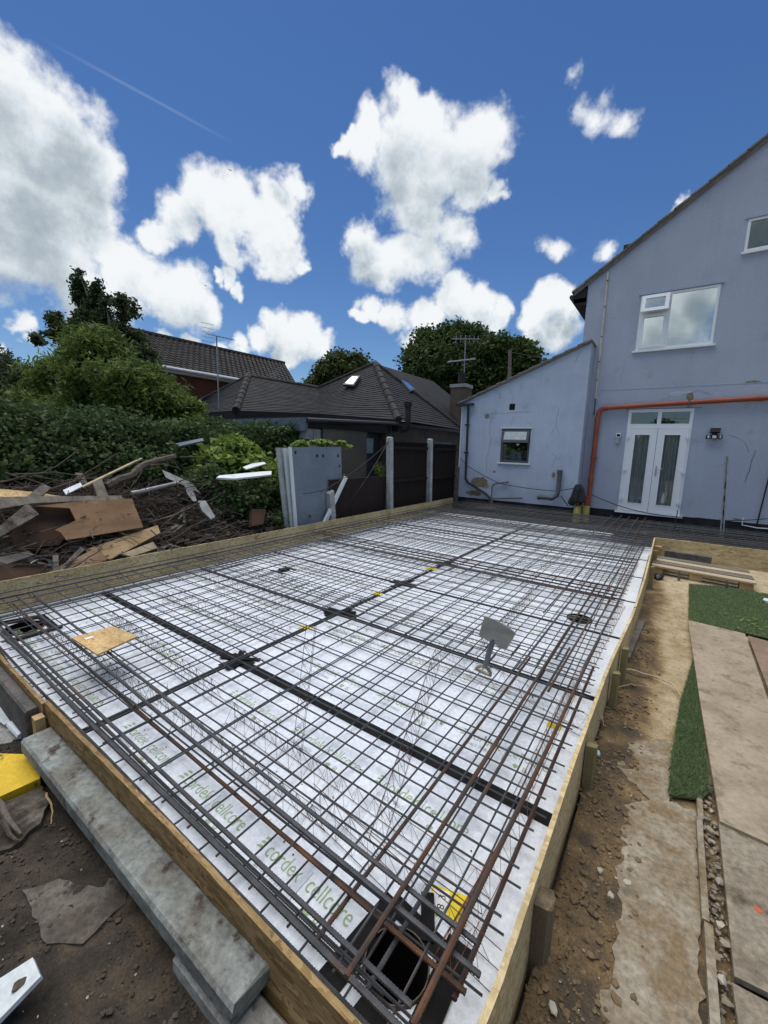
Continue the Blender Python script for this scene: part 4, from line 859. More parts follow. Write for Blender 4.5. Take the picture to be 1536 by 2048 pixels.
# patio doors
dr = B().box(door[0]-.05, door[1]+.06, WY-.10, WY+.01, .262, .301).build('patio_doors', 'upvc', house)
zt = 2.36; xc = -.435
wframe(dr, door[0], door[1], .302, door[3], WY-.02, .06, extra=[rect(door[0]+.055, door[1]-.055, .33, zt), rect(door[0]+.065, xc-.04, zt+.10, door[3]-.07), rect(xc+.04, door[1]-.065, zt+.10, door[3]-.07)])
pane(dr, door[0]+.065, xc-.04, zt+.10, door[3]-.07, WY, 'glass', 'fanlight_pane'); pane(dr, xc+.04, door[1]-.065, zt+.10, door[3]-.07, WY, 'glass', 'fanlight_pane')
B().box(xc+.05, door[1]-.07, WY-.003, WY-.001, 2.58, 2.588).build('lead_strip', 'upvc_grey', dr); B().box(-.13, -.124, WY-.003, WY-.001, 2.47, 2.73).build('lead_strip', 'upvc_grey', dr)
for (a, b_) in ((door[0]+.05, xc-.004), (xc+.004, door[1]-.05)):
    lf = wframe(dr, a, b_, .335, zt-.005, WY-.045, .14, name='door_leaf', extra=[rect(a+.145, b_-.145, .52, zt-.16)])
    pane(lf, a+.14, b_-.14, .515, zt-.155, WY-.02, 'glass'); wframe(lf, a+.13, b_-.13, .505, zt-.145, WY-.052, .018, name='glazing_bead', depth=.02)
    left = a < xc-.1; xh = a+.005 if left else b_-.005
    for z in (.62, 1.35, 2.15):
        h_ = B().box(xh-.035, xh+.035, WY-.075, WY-.046, z-.03, z+.03); h_.tube([(xh, WY-.075, z-.055), (xh, WY-.075, z+.055)], .014, 6); h_.build('hinge', 'upvc', lf)
    if not left:
        h_ = B().box(a+.045, a+.075, WY-.058, WY-.046, 1.22, 1.46).build('handle_plate', 'alloy', lf)
        B().tube([(a+.06, WY-.06, 1.40), (a+.06, WY-.095, 1.40), (a+.19, WY-.095, 1.40)], .010, 6).build('handle', 'alloy', lf)
bd = B(); n_ = 90   # curtains behind the glass
for (a, b_, off) in ((door[0]+.1, xc-.02, 0), (xc+.02, door[1]-.08, 1)):
    V = []; 
    for i in range(n_+1):
        x = a+(b_-a)*i/n_
        for z in (.33, 1.2, 2.3):
            V.append((x+(.05*(1.2-z) if not off and z < 1.3 else 0)*.3, WY+.09+.05*math.sin(i*.55+off+z*.2)+.03*math.sin(i*.23+z), z))
    bd.add(V, [(i*3+k, (i+1)*3+k, (i+1)*3+k+1, i*3+k+1) for i in range(n_) for k in range(2)])
bd.build('curtain', 'curtain', dr, smooth=True)
B().box(door[0]-.06, door[1]+.14, WY-.012, WY-.001, door[3]+.01, door[3]+.018).build('lintel_bead', 'crack', house)
# string line and cracked render
B().box(-2.0, 2.6, WY-.006, WY-.001, 3.30, 3.31).build('render_bead', 'render_blue_pale', house)
# external fittings of the house
o = thing('cable_trunking', 'pale vertical cable trunking strip up the left edge of the main wall', 'trunking', (-1.86, WY, 3.0))
B().bar((-1.86, WY-.02, 3.1), (-1.875, WY-.02, 6.1), .035, .035, (0, 1, 0)).build('strip', 'trunking', o)
for z in (3.55, 4.0, 4.6, 5.3, 5.9): B().box(-1.885, -1.85, WY-.045, WY-.038, z, z+.02).build('clip', 'black_ink', o)
B().box(-1.875, -1.845, WY-.03, WY-.002, 2.7, 3.1).build('strip', 'grey_pipe', o)
o = thing('drain_pipe', 'orange-brown drain pipe running across the wall above the doors and down to the slab', 'pipe', (-1.72, WY-.09, .1))
B().tube([(-1.765, WY-.09, .12), (-1.755, WY-.09, 2.62), (-1.74, WY-.09, 2.74), (-1.69, WY-.09, 2.83), (-1.60, WY-.09, 2.86), (-.2, WY-.09, 2.915), (1.5, WY-.09, 2.98), (3.4, WY-.09, 3.06)], .056, 14).build('pipe', 'orange_pipe', o, True)
for a, b_ in (((-1.757, WY-.09, 2.50), (-1.756, WY-.09, 2.62)), ((-1.62, WY-.09, 2.858), (-1.55, WY-.09, 2.862)), ((-1.76, WY-.09, .98), (-1.76, WY-.09, 1.10)), ((1.25, WY-.09, 2.972), (1.36, WY-.09, 2.976))): B().tube([a, b_], .066, 14).build('collar', 'orange_pipe', o, True)
for p in ((-1.757, 1.62, 0), (-.0, 2.92, 1)):
    if p[2] == 0: B().box(p[0]-.075, p[0]+.075, WY-.155, WY-.001, p[1]-.012, p[1]+.012).build('bracket', 'orange_pipe', o)
    else: B().box(p[0]+.08, p[0]+.105, WY-.155, WY-.001, p[1]-.075, p[1]+.075).build('bracket', 'grey_pipe', o)
o = thing('door_sensor', 'small white and grey box on the wall left of the patio doors', 'sensor', (-1.27, WY, 2.0))
B().box(-1.30, -1.20, WY-.05, WY, 2.13, 2.24).build('camera_box', 'upvc', o); B().box(-1.285, -1.215, WY-.056, WY-.049, 2.155, 2.215).build('lens', 'black_ink', o); B().box(-1.30, -1.215, WY-.045, WY, 1.99, 2.11).build('keypad', 'alloy', o)
o = thing('flood_light', 'black solar floodlight with three lamp heads on the wall right of the doors', 'light', (.62, WY, 2.1))
bd = B().slab([(.545, WY-.11, 2.27), (.725, WY-.11, 2.27), (.74, WY-.01, 2.36), (.56, WY-.01, 2.36)], .022, (0, -1, 1)); bd.build('solar_panel', 'plastic_black', o)
B().box(.59, .69, WY-.07, WY, 2.20, 2.27).build('housing', 'plastic_black', o)
for k, (x, a) in enumerate(((.53, .5), (.64, 0), (.75, -.5))):
    c, s = math.cos(a), math.sin(a); w = .040 if k != 1 else .060
    q_ = [(x-w*c, WY-.11+w*s), (x+w*c, WY-.11-w*s)]
    hd = B().slab([(q_[0][0], q_[0][1], 2.115), (q_[1][0], q_[1][1], 2.115), (q_[1][0], q_[1][1], 2.20), (q_[0][0], q_[0][1], 2.20)], .045, (0, -1, 0)).build('lamp_head', 'plastic_black', o)
    B().slab([(q_[0][0]*.8+q_[1][0]*.2, q_[0][1]-.004, 2.13), (q_[1][0]*.8+q_[0][0]*.2, q_[1][1]-.004, 2.13), (q_[1][0]*.8+q_[0][0]*.2, q_[1][1]-.004, 2.185), (q_[0][0]*.8+q_[1][0]*.2, q_[0][1]-.004, 2.20)], .004, (0, -1, 0)).build('lens', 'lamp_lens', hd)
o = thing('wall_vent', 'grey slotted vent on the blue wall at the right edge', 'vent', (1.65, WY, 2.5))
for k in range(3): B().box(1.50, 2.1, WY-.02, WY-.001, 2.66+.025*k, 2.678+.025*k).build('slat', 'grey_pipe', o)
o = thing('gas_pipe', 'thin dark pipe down the wall right of the slotted post, white at its foot', 'pipe', (1.55, WY, .3))
B().tube([(1.724,11.96,2.314), (1.599,11.96,0.2513)], .013, 8).build('pipe', 'plastic_black', o, True)
B().tube([(1.362,11.96,0.4112), (1.358,11.96,0.2416), (1.613,11.96,0.2086), (1.863,11.96,0.2208)], .012, 6).build('white_pipe', 'white_trim', o, True)
o = thing('slotted_post', 'galvanised slotted steel post leaning in front of the blue wall', 'post', (.93, 10.7, -.1))
pa, pb = Vector((0.9366,10.7,0.0697)), Vector((0.8345,10.9,1.743)); d = (pb-pa)
B().bar(pa-Vector((.022, 0, 0)), pb-Vector((.022, 0, 0)), .022, .05, (0, 1, 0)).build('flange', 'galvanised', o); B().bar(pa+Vector((.022, 0, 0)), pb+Vector((.022, 0, 0)), .022, .05, (0, 1, 0)).build('flange', 'galvanised', o)
B().bar(pa+Vector((0, .02, 0)), pb+Vector((0, .02, 0)), .03, .01, (0, 1, 0)).build('web', 'galvanised', o)
for f_ in (.12, .28, .45, .61): B().bar(pa+d*f_+Vector((0, .01, 0)), pa+d*(f_+.07)+Vector((0, .01, 0)), .026, .012, (0, 1, 0)).build('slot', 'black_ink', o)
# patches of bare and blistered render
def blob(cx, cz, w, h, seed, y):
    rg = random.Random(seed); return [(cx+w*math.cos(a)*rg.uniform(.55, 1), y, cz+h*math.sin(a)*rg.uniform(.55, 1)) for a in [i*2*math.pi/16 for i in range(16)]]
def patch(parent, name, m, cx, cz, w, h, seed, y): return B().slab(blob(cx, cz, w, h, seed, y), .003, (0, -1, 0)).build(name, m, parent)
def crack(parent, pts, y, w=.006, seed=1, m='crack'):
    rg = random.Random(seed); bd = B(); P_ = []
    for a, b_ in zip(pts, pts[1:]):
        n_ = max(2, int(math.dist(a, b_)/.07))
        P_ += [(a[0]+(b_[0]-a[0])*i/n_+rg.uniform(-.012, .012), a[1]+(b_[1]-a[1])*i/n_+rg.uniform(-.008, .008)) for i in range(n_)]
    P_.append(pts[-1])
    for a, b_ in zip(P_, P_[1:]):
        ww = w*rg.uniform(.3, .8); bd.bar((a[0], y, a[1]), (b_[0], y, b_[1]), ww, .002, (0, 1, 0))
    return bd.build('crack', m, parent)
patch(house, 'bare_render', 'render_patch', .10, 3.07, .09, .11, 3, WY-.004); patch(house, 'render_flap', 'render_chip', .06, 3.17, .09, .02, 4, WY-.008)
patch(house, 'render_scar', 'render_blue_pale', -.15, 3.14, .22, .07, 5, WY-.003); patch(house, 'render_scar', 'render_patch', 1.15, 3.33, .16, .03, 6, WY-.003)
crack(house, [(-.45, 3.0), (-.2, 3.15), (.0, 3.12), (.25, 3.2), (.45, 3.1)], WY-.004, .007, 3); crack(house, [(1.30, 1.2), (1.38, 1.9)], WY-.004, .02, 4); crack(house, [(.9, 2.2), (1.15, 2.1), (1.28, 1.85)], WY-.004, .008, 5)
crack(house, [(-1.35, 3.5), (-1.30, 3.9)], WY-.003, .006, 6); crack(house, [(.02, 3.8), (.04, 4.1)], WY-.003, .008, 7); patch(house, 'render_scar', 'render_patch', 1.25, .36, .12, .02, 8, WY-.003)
crack(house, [(-2.0, 3.02), (-1.80, 3.0)], WY-.004, .008, 9); crack(house, [(-2.0, 2.72), (-1.83, 2.71)], WY-.004, .008, 10)
# ================================================================== SIDE EXTENSION
EY = 11.5
ext = thing('side_extension', 'low pale blue lean-to extension with small grey window left of the house', 'extension', (-3.6, 11.5, 0))
X0, X1 = -5.32, -2.0; sl_ = (4.38-3.05)/(3.32)
ez = lambda x: 3.05+(x-X0)*sl_
ww = (-4.08, -3.285, 1.40, 2.33)
plate([(X0, .31), (X1, .31), (X1, ez(X1)), (X0, ez(X0))], [rect(*ww), rect(-3.92, -3.76, 2.83, 3.0)], .25, lambda u, v: (u, EY, v), (0, -1, 0)).build('wall', 'render_blue_pale', ext)
B().box(X1-.25, X1, EY+.251, WY-.003, .31, ez(X1)-.02).build('return_wall', 'render_blue', ext); B().box(X0, X0+.25, EY+.251, 18, .0, 3.0).build('side_wall', 'render_blue_pale', ext)
B().box(X0-.01, X1+.01, EY-.012, EY+.25, -.5, .309).build('plinth', 'plinth', ext); B().box(X1-.25, X1+.01, EY+.251, WY-.013, -.5, .309).build('plinth', 'plinth', ext)
B().box(X0+.26, X1-.26, EY+1.6, EY+1.65, .3, 3.2).build('inner_wall', 'room_dark', ext); B().box(X0+.26, X1-.26, EY+.252, EY+1.6, 2.9, 2.95).build('ceiling', 'room_dark', ext); B().box(X0+.26, X1-.26, EY+.252, EY+1.6, .25, .3).build('inner_floor', 'room_dark', ext)
for x in (-4.6, -2.8): B().box(x, x+.05, EY+.252, EY+1.6, .31, 2.89).build('inner_wall', 'room_dark', ext)
B().slab([(X0-.12, EY-.05, ez(X0-.12)+.06), (X1+.02, EY-.05, ez(X1)+.06), (X1+.02, 18, ez(X1)+.06), (X0-.12, 18, ez(X0-.12)+.06)], .05).build('roof', 'roof_tile_grey', ext)
for i in range(12):
    a = X0-.14+i*.287; z0, z1 = ez(a)+.085, ez(a+.31)+.060
    B().hexa([(a, EY-.07, z0-.03), (a+.31, EY-.07, z1-.03), (a+.31, EY+.22, z1-.03), (a, EY+.22, z0-.03)], [(a, EY-.07, z0+.012), (a+.31, EY-.07, z1+.012), (a+.31, EY+.22, z1+.012), (a, EY+.22, z0+.012)]).build('verge_tile', 'roof_tile_grey', ext)
B().slab([(X0-.02, EY-.03, ez(X0)+.01), (X0-.02, EY-.03, ez(X0)+.055), (X1, EY-.03, ez(X1)+.055), (X1, EY-.03, ez(X1)+.01)], .03, (0, -1, 0)).build('verge_mortar', 'roof_tile_grey', ext)
wn = B().box(ww[0]-.05, ww[1]+.05, EY-.05, EY+.02, ww[2]-.04, ww[2]-.003).build('window', 'white_trim', ext)
B().box(ww[0]-.04, ww[1]+.04, EY-.03, EY-.002, ww[3]+.002, ww[3]+.024).build('head_trim', 'white_trim', wn)
wframe(wn, ww[0]+.005, ww[1]-.005, ww[2]+.005, ww[3]-.005, EY+.03, .05, 'upvc_grey', extra=[rect(ww[0]+.06, ww[1]-.06, ww[2]+.06, 1.96), rect(ww[0]+.06, ww[1]-.06, 2.02, ww[3]-.06)])
plate(rect(ww[0]+.02, ww[1]-.02, 0, .37), [rect(ww[0]+.09, ww[1]-.09, .075, .30)], .045, lambda u, v: (u, EY+.0-(.37-v)*.25, 1.955+v*.97), (0, -1, .25)).build('open_fanlight', 'upvc_grey', wn)
B().slab([(ww[0]+.09, EY-.072, 2.028), (ww[1]-.09, EY-.072, 2.028), (ww[1]-.09, EY-.016, 2.246), (ww[0]+.09, EY-.016, 2.246)], .006, (0, -1, .25)).build('fanlight_pane', 'frosted', wn)
pane(wn, ww[0]+.06, ww[1]-.06, ww[2]+.06, 1.96, EY+.045, 'glass_dark'); B().box(ww[0]+.06, ww[1]-.06, EY+.20, EY+.22, ww[2], 1.75).build('net_curtain', 'curtain', wn)
B().slab([(-3.62, EY+.035, 1.86), (-3.68, EY+.035, 1.92), (-3.56, EY+.035, 1.92)], .004, (0, -1, 0)).build('sticker', 'white_label', wn)
vt = B().box(-3.925, -3.755, EY+.03, EY+.05, 2.83, 3.0).build('air_vent', 'plastic_black', ext)
for k in range(5): B().box(-3.92, -3.76, EY+.005, EY+.03, 2.84+k*.033, 2.852+k*.033).build('louvre', 'plastic_black', vt)
B().box(-5.46, -4.93, EY-.14, EY-.03, 2.98, 3.04).build('gutter', 'black_pipe', ext)
B().box(X0-.004, X0+.02, EY-.03, EY-.001, .35, 2.96).build('corner_bead', 'white_trim', ext)
patch(ext, 'bare_render', 'render_patch', -4.62, .78, .34, .21, 3, EY-.004); patch(ext, 'bare_render', 'render_patch', -4.78, .46, .32, .11, 4, EY-.004); patch(ext, 'bare_render', 'render_patch', -4.55, 2.67, .09, .09, 5, EY-.004)
patch(ext, 'bare_render', 'render_patch', -2.60, 1.12, .06, .09, 6, EY-.004); patch(ext, 'bare_render', 'render_patch', -4.21, 1.12, .05, .04, 9, EY-.004)
B().slab([(-4.48, EY-.012, .62), (-4.30, EY-.03, .78), (-4.40, EY-.012, .70), (-4.52, EY-.008, .60)], .004, (0, -1, 0)).build('render_flap', 'render_chip', ext)
crack(ext, [(-4.42, 2.72), (-4.44, 2.2), (-4.37, 2.05), (-4.47, 1.4), (-4.45, 1.1)], EY-.004, .010, 1); crack(ext, [(-4.68, 2.74), (-3.35, 2.78)], EY-.004, .007, 2); crack(ext, [(-2.62, 2.86), (-2.66, 2.4), (-2.75, 2.2)], EY-.004, .008, 3)
crack(ext, [(-2.66, 2.4), (-2.55, 2.22)], EY-.004, .007, 4); crack(ext, [(-2.7, 1.7), (-2.55, 1.58), (-2.68, 1.35)], EY-.004, .008, 5); crack(ext, [(-3.98, 3.45), (-3.82, 3.2), (-3.84, 3.02)], EY-.004, .008, 6); crack(ext, [(-2.2, 2.72), (-2.08, 2.74)], EY-.004, .008, 7)
crack(ext, [(-4.4, 1.2), (-4.18, 1.1)], EY-.004, .006, 8); crack(ext, [(-2.35, 3.95), (-2.22, 4.2)], EY-.004, .012, 11)
o = thing('downpipe', 'black downpipe on the left of the extension, bending to the manhole', 'pipe', (-5.05, EY, .1))
B().tube([(-5.098,11.43,3.001), (-5.056,11.43,0.8728), (-4.969,11.43,0.76), (-4.391,11.43,0.4679), (-4.252,11.4,0.3667), (-4.24,11.3,0.1165)], .034, 8).build('pipe', 'black_pipe', o, True)
for p in ((934, 850), (932, 905)): q_ = (-5.112,11.44,2.433) if p[1] == 850 else (-5.093,11.44,1.637); B().box(q_[0]-.055, q_[0]+.055, EY-.10, EY-.001, q_[2]-.02, q_[2]+.02).build('bracket', 'black_pipe', o)
o = thing('waste_pipes', 'two thin grey waste pipes running along the extension wall into the manhole', 'pipe', (-4.2, EY, .2))
B().tube([(-3.767,11.45,0.8593), (-4.17,11.42,0.7751), (-4.214,11.4,0.6726), (-4.148,11.25,0.1313)], .022, 8).build('pipe', 'grey_pipe', o, True)
B().tube([(-3.342,11.44,0.4486), (-3.965,11.42,0.3776), (-4.155,11.38,0.3631), (-4.133,11.25,0.1329)], .02, 8).build('pipe', 'grey_pipe', o, True)
o = thing('soil_pipe', 'short fat grey pipe with an elbow low on the extension wall', 'pipe', (-2.6, EY, .5))
B().tube([(-2.428,11.4,1.243), (-2.427,11.4,0.8136), (-2.442,11.38,0.6169), (-2.53,11.36,0.5314), (-2.907,11.34,0.5247)], .058, 12).build('pipe', 'grey_pipe', o, True)
for a, b_ in (((-2.431,11.4,1.268), (-2.432,11.4,1.152)), ((-2.83,11.34,0.5318), (-2.92,11.34,0.5235)), ((-2.53,11.36,0.5314), (-2.627,11.35,0.5231))): B().tube([a, b_], .068, 12).build('collar', 'grey_pipe', o, True)
B().tube([(-2.35,11.42,0.5958), (-2.222,11.4,0.4393), (-2.136,11.38,0.3455)], .012, 5).build('cable_tail', 'plastic_black', o)
o = thing('manhole_ring', 'round dark manhole riser in the far corner of the slab', 'manhole', (-4.2, 10.95, -.1))
pz = (-4.206,11.022); bd = B(); bd.tube([(pz[0], pz[1], -.1), (pz[0], pz[1], .10)], .26, 20); bd.build('riser', 'concrete_dark', o, True); B().tube([(pz[0], pz[1], .10), (pz[0], pz[1], .135)], .285, 20).build('lid', 'concrete_dark', o, True)
# wrapped pipes and jacket
for k, (px_, lab) in enumerate((((-1.956,11.55,0.1242), 'yellow wrapped pipe stub, left of the two under the jacket'), ((-1.786,11.75,0.1207), 'yellow wrapped foot of the orange drain pipe'))):
    o = thing('wrapped_pipe', lab, 'pipe', (px_[0], px_[1], 0)); B().tube([(px_[0], px_[1], -.05), (px_[0], px_[1], .22), (px_[0]+.01, px_[1], .36)], [.105, .10, .085], 10).build('wrapping', 'yellow_wrap', o)
    B().tube([(px_[0], px_[1], .3), (px_[0], px_[1], .62)], .05, 10).build('pipe', 'orange_pipe', o, True)
jc = Vector((-1.978,11.5,0.7138)); bd = B(); rg = random.Random(4)
prof = [(.01, .26), (.06, .25), (.10, .17), (.12, .05), (.14, -.06), (.15, -.18), (.11, -.24)]; n_ = 22; V = []
for j, (r_, z) in enumerate(prof):
    for i in range(n_):
        a = 2*math.pi*i/n_; k = 1+.30*math.sin(a*3+j*.5)+.22*math.sin(a*6+j*.9); V.append((jc.x+r_*k*math.cos(a)*1.05, jc.y+r_*k*math.sin(a)*.75, jc.z-.05+z-.05*math.sin(a*2)*(j > 2)))
bd.add(V, [(j*n_+i, j*n_+(i+1) % n_, (j+1)*n_+(i+1) % n_, (j+1)*n_+i) for j in range(len(prof)-1) for i in range(n_)])
tag(bd.build('jacket', 'jacket', None, True, loc=tuple(jc)), 'dark jacket hung over the pipe stub in the corner of the extension', 'jacket')
# cable sagging along the walls
def sag(name, pts, r, m, label, cat='cable', s=.12):
    P_ = []
    for a, b_ in zip(pts, pts[1:]):
        a, b_ = Vector(a), Vector(b_); n_ = 10
        for i in range(n_): f = i/n_; p = a.lerp(b_, f); p.z -= s*4*f*(1-f)*(b_-a).length*.15; P_.append(p)
    P_.append(Vector(pts[-1])); return one(B().tube(P_, r, 5), name, m, label, cat, smooth=True, loc=tuple(pts[0]))
sag('wall_cable', [(-5.248,11.42,1.456), (-5.011,11.42,1.245), (-3.996,11.42,0.8021), (-2.509,11.42,0.7136), (-2.033,11.42,0.8306)], .009, 'plastic_black', 'thin black cable sagging across the extension wall')
sag('wall_cable', [(-1.711,11.93,0.653), (-1.03,11.9,0.4231), (-0.3748,11.9,0.3066), (0.6016,11.9,0.3144), (1.137,11.9,0.3231), (1.754,11.9,0.4443)], .010, 'plastic_black', 'black cable hanging along the wall below the patio doors')
# ================================================================== FENCE
FX = -5.36
def slatpanel(t_, x, ya, yb, z0, z1, n, m, rails=True):
    w = (yb-ya)/n
    for i in range(n):
        a = ya+i*w; B().hexa([(x, a, z0), (x, a+w+.012, z0), (x-.016, a+w+.012, z0), (x-.010, a, z0)], [(x, a, z1), (x, a+w+.012, z1), (x-.016, a+w+.012, z1), (x-.010, a, z1)]).build('slat', m, t_)
    if rails:
        for z in (z0+.22, (z0+z1)/2, z1-.12): B().box(x+.001, x+.040, ya, yb, z-.03, z+.03).build('rail', m, t_)
    B().box(x-.03, x+.03, ya, yb, z1+.001, z1+.025).build('capping', m, t_)
for k, (ya, yb, lab) in enumerate(((7.93, 9.60, 'dark brown slatted fence panel between the two concrete posts'), (9.78, 11.30, 'dark brown slatted fence panel next to the extension'))):
    t_ = thing('slatted_fence', lab, 'fence', (FX, (ya+yb)/2, .05), 'fence panels'); slatpanel(t_, FX, ya, yb, .05, 1.84-.01*k, 15, 'fence_brown')
for k, (pa, pb, lab) in enumerate((((-5.30, 7.85, .0), (-5.30, 7.74, 1.93), 'pale concrete fence post left of the tall fence panels'), ((-5.30, 9.72, .0), (-5.30, 9.60, 1.95), 'pale concrete fence post between the tall fence panels'))):
    t_ = thing('fence_post', lab, 'post', pa, 'concrete fence posts'); bd = B(); bd.bar(pa, pb, .12, .11, (1, 0, 0)); bd.build('shaft', 'post_conc', t_); pb = Vector(pb)
    B().hexa([(pb.x-.055, pb.y-.06, pb.z), (pb.x+.055, pb.y-.06, pb.z), (pb.x+.055, pb.y+.06, pb.z), (pb.x-.055, pb.y+.06, pb.z)], [(pb.x-.03, pb.y-.035, pb.z+.025), (pb.x+.03, pb.y-.035, pb.z+.025), (pb.x+.03, pb.y+.035, pb.z+.025), (pb.x-.03, pb.y+.035, pb.z+.025)]).build('cap', 'post_conc', t_)
one(B().box(-5.33, -5.26, 11.30, 11.42, 0, 1.2), 'timber_post', 'timber_grey', 'thin grey timber post where the fence meets the extension', 'post')
t_ = thing('low_fence_panel', 'low dark brown board panel between the grey door and the first concrete post', 'fence', (-5.42, 6.9, .0))
for i in range(14): a = 5.90+i*.136; B().box(-5.43-.003*(i % 2), -5.415, a, a+.132, .0, 1.05).build('board', 'panel_brown', t_)
B().box(-5.445, -5.41, 5.88, 7.82, 1.051, 1.066).build('capping', 'panel_brown', t_)
# grey door slab leaning, with older boards behind
t_ = thing('grey_board', 'tall blue-grey board standing upright at the end of the vines', 'board', (-5.5, 5.7, .1))
B().slab([(-5.42, 5.10, .05), (-5.42, 6.32, .05), (-5.50, 6.32, 1.70), (-5.50, 5.02, 1.675)], .035, (1, 0, .05)).build('panel', 'grey_panel', t_)
B().slab([(-5.42, 5.095, .05), (-5.45, 5.065, .05), (-5.53, 4.99, 1.68), (-5.50, 5.015, 1.68)], .03, (0, 1, 0)).build('edge', 'white_trim', t_)
B().slab([(-5.48, 5.00, .05), (-5.48, 5.9, .05), (-5.58, 5.9, 1.66), (-5.58, 4.90, 1.66)], .03, (1, 0, .05)).build('backing_board', 'white_sheet', t_)
B().slab([(-5.54, 4.92, .05), (-5.54, 5.7, .05), (-5.64, 5.7, 1.66), (-5.64, 4.80, 1.66)], .03, (1, 0, .05)).build('backing_board', 'post_conc', t_)
for y, z in ((5.08, 1.56), (5.62, 1.5), (5.78, 1.5), (6.2, 1.5), (6.25, 1.3)): B().box(-5.495, -5.47, y, y+.02, z, z+.05).build('hole', 'black_ink', t_)
one(B().bar((-5.34, 5.60, .15), (-5.40, 6.36, 1.10), .07, .05, (1, 0, 0)), 'leaning_timber', 'white_trim', 'white painted timber leaning in front of the grey board', 'timber')
t_ = thing('concrete_stump', 'broken pale concrete post stump behind the leaning white timber', 'post', (-5.40, 6.0, 0)); B().hexa([(-5.45, 5.90, 0), (-5.33, 5.90, 0), (-5.33, 6.04, 0), (-5.45, 6.04, 0)], [(-5.44, 5.83, .82), (-5.34, 5.83, .80), (-5.34, 5.95, .86), (-5.44, 5.95, .88)]).build('shaft', 'post_conc', t_)
for a, b_, s, w_ in (((-5.3,7.711,1.883), (-5.25,5.909,0.3508), .35, 'lower'), ((-5.3,7.714,1.839), (-5.28,5.496,0.8641), .2, 'upper')): sag('loose_wire', [a, b_], .007, 'plastic_black', f'{w_} of two thin cables hanging from the first concrete post', s=s)
sag('loose_wire', [(-5.36,5.148,0.8555), (-5.33,5.876,0.9286)], .006, 'plastic_black', 'thin cable across the middle of the grey board')
# ================================================================== BUNGALOW
def tiled(parent, name, pts, m, course=.16, lift=.018, wave=0, tilew=.0, th=.02):
    """roof face (3 or 4 points, eave first two) clad in overlapping courses"""
    p = [Vector(q) for q in pts]; nv = (p[1]-p[0]).cross(p[2]-p[0]).normalized()
    if nv.z < 0: nv = -nv
    if len(p) == 3: p = [p[0], p[1], p[2], p[2]]
    L1, L2 = p[3]-p[0], p[2]-p[1]; n_ = max(1, int(max(L1.length, L2.length)/course)); bd = B(); nwv = 1
    for j in range(n_):
        f0, f1 = j/n_, min(1, (j+1.12)/n_); a, b_, c, d = p[0]+L1*f0, p[1]+L2*f0, p[1]+L2*f1, p[0]+L1*f1
        rg = random.Random(j); k = max(1, int((b_-a).length/(tilew or .33)))
        V = []; F = []
        for i in range(k+1):
            g_ = i/k; o = rg.uniform(-.004, .004); w_ = (wave*(1 if i % 2 else -1)) if wave else 0
            V += [a.lerp(b_, g_)+nv*(lift+o+w_), d.lerp(c, g_)+nv*(.001+w_), a.lerp(b_, g_)-nv*.004]
        for i in range(k): q = i*3; F += [(q, q+3, q+4, q+1), (q+2, q+5, q+3, q)]
        bd.add(V, F)
    o = bd.build(name, m, parent); return o
bun = thing('bungalow', 'low bungalow with dark hipped slate roofs behind the fence', 'house', (-9, 10, 0))
C_ = Vector((-6.38, 9.72, 2.47)); Rr = Vector((-6.50, 14.2, 2.42)); A_ = Vector((-8.935,12,4.59)); L_ = Vector((-9.593,9.9,2.72)); V_ = Vector((-10.954,11.3,3.788)); A2 = Vector((-13.781,10.4,4.276)); C2 = Vector((-11.527,8.2,2.718)); E2 = Vector((-13.932,8.4,2.728)); F2 = Vector((-15.089,9.2,3.305))
bkL = Vector((A_.x, 16.2, A_.z)); bk2 = Vector((A2.x, 16, A2.z))
tiled(bun, 'roof_slope', [L_, C_, A_, V_], 'roof_slate', .15); tiled(bun, 'roof_slope', [C_, Rr, A_], 'roof_slate', .15)
tiled(bun, 'roof_slope', [C2, L_, V_, A2], 'roof_slate', .15); tiled(bun, 'roof_slope', [E2, C2, A2, F2], 'roof_slate', .15)
B().slab([V_, A_, bkL, (V_.x, 16.2, V_.z)], .03).build('rear_slope', 'roof_slate', bun); B().slab([A_, Rr, (Rr.x, 18, Rr.z), bkL], .03).build('rear_slope', 'roof_slate', bun)
def ridge(a, b_, r=.11, n=None):
    a, b_ = Vector(a), Vector(b_); L0 = (b_-a).length; k = n or max(2, int(L0/.42))
    for i in range(k):
        p, q_ = a.lerp(b_, i/k), a.lerp(b_, (i+1.06)/k); B().tube([p+Vector((0, 0, .02)), q_+Vector((0, 0, .005))], [r, r*.92], 8).build('ridge_tile', 'ridge_tile', bun, True)
ridge(C_, A_); ridge(C2, A2, .13); ridge(A_, Rr, .08); ridge(A_, V_, .07); ridge(A2, V_, .07); ridge(F2, A2, .06)
# roof lights
def rooflight(pts_, lab):
    p = [Vector(q) for q in pts_]; nv = (p[1]-p[0]).cross(p[3]-p[0]).normalized(); nv = nv if nv.z > 0 else -nv
    f = B().slab([q+nv*.09 for q in p], .09, nv).build('skylight', 'upvc_grey', bun); c = sum(p, Vector())/4
    B().slab([c+(q-c)*.72+nv*.096 for q in p], .004, nv).build('pane', 'glass_dark', f)
def onplane(px_pts, P0, nv): return px_pts
rooflight([(-9.488,11.014,3.718),(-9.401,11.379,4.044),(-9.034,11.359,4.016),(-8.977,10.952,3.649)], "a")
rooflight([(-8.309,12.603,4.03),(-8.288,13.001,3.998),(-7.995,13.164,3.741),(-7.801,12.483,3.597)], "b")
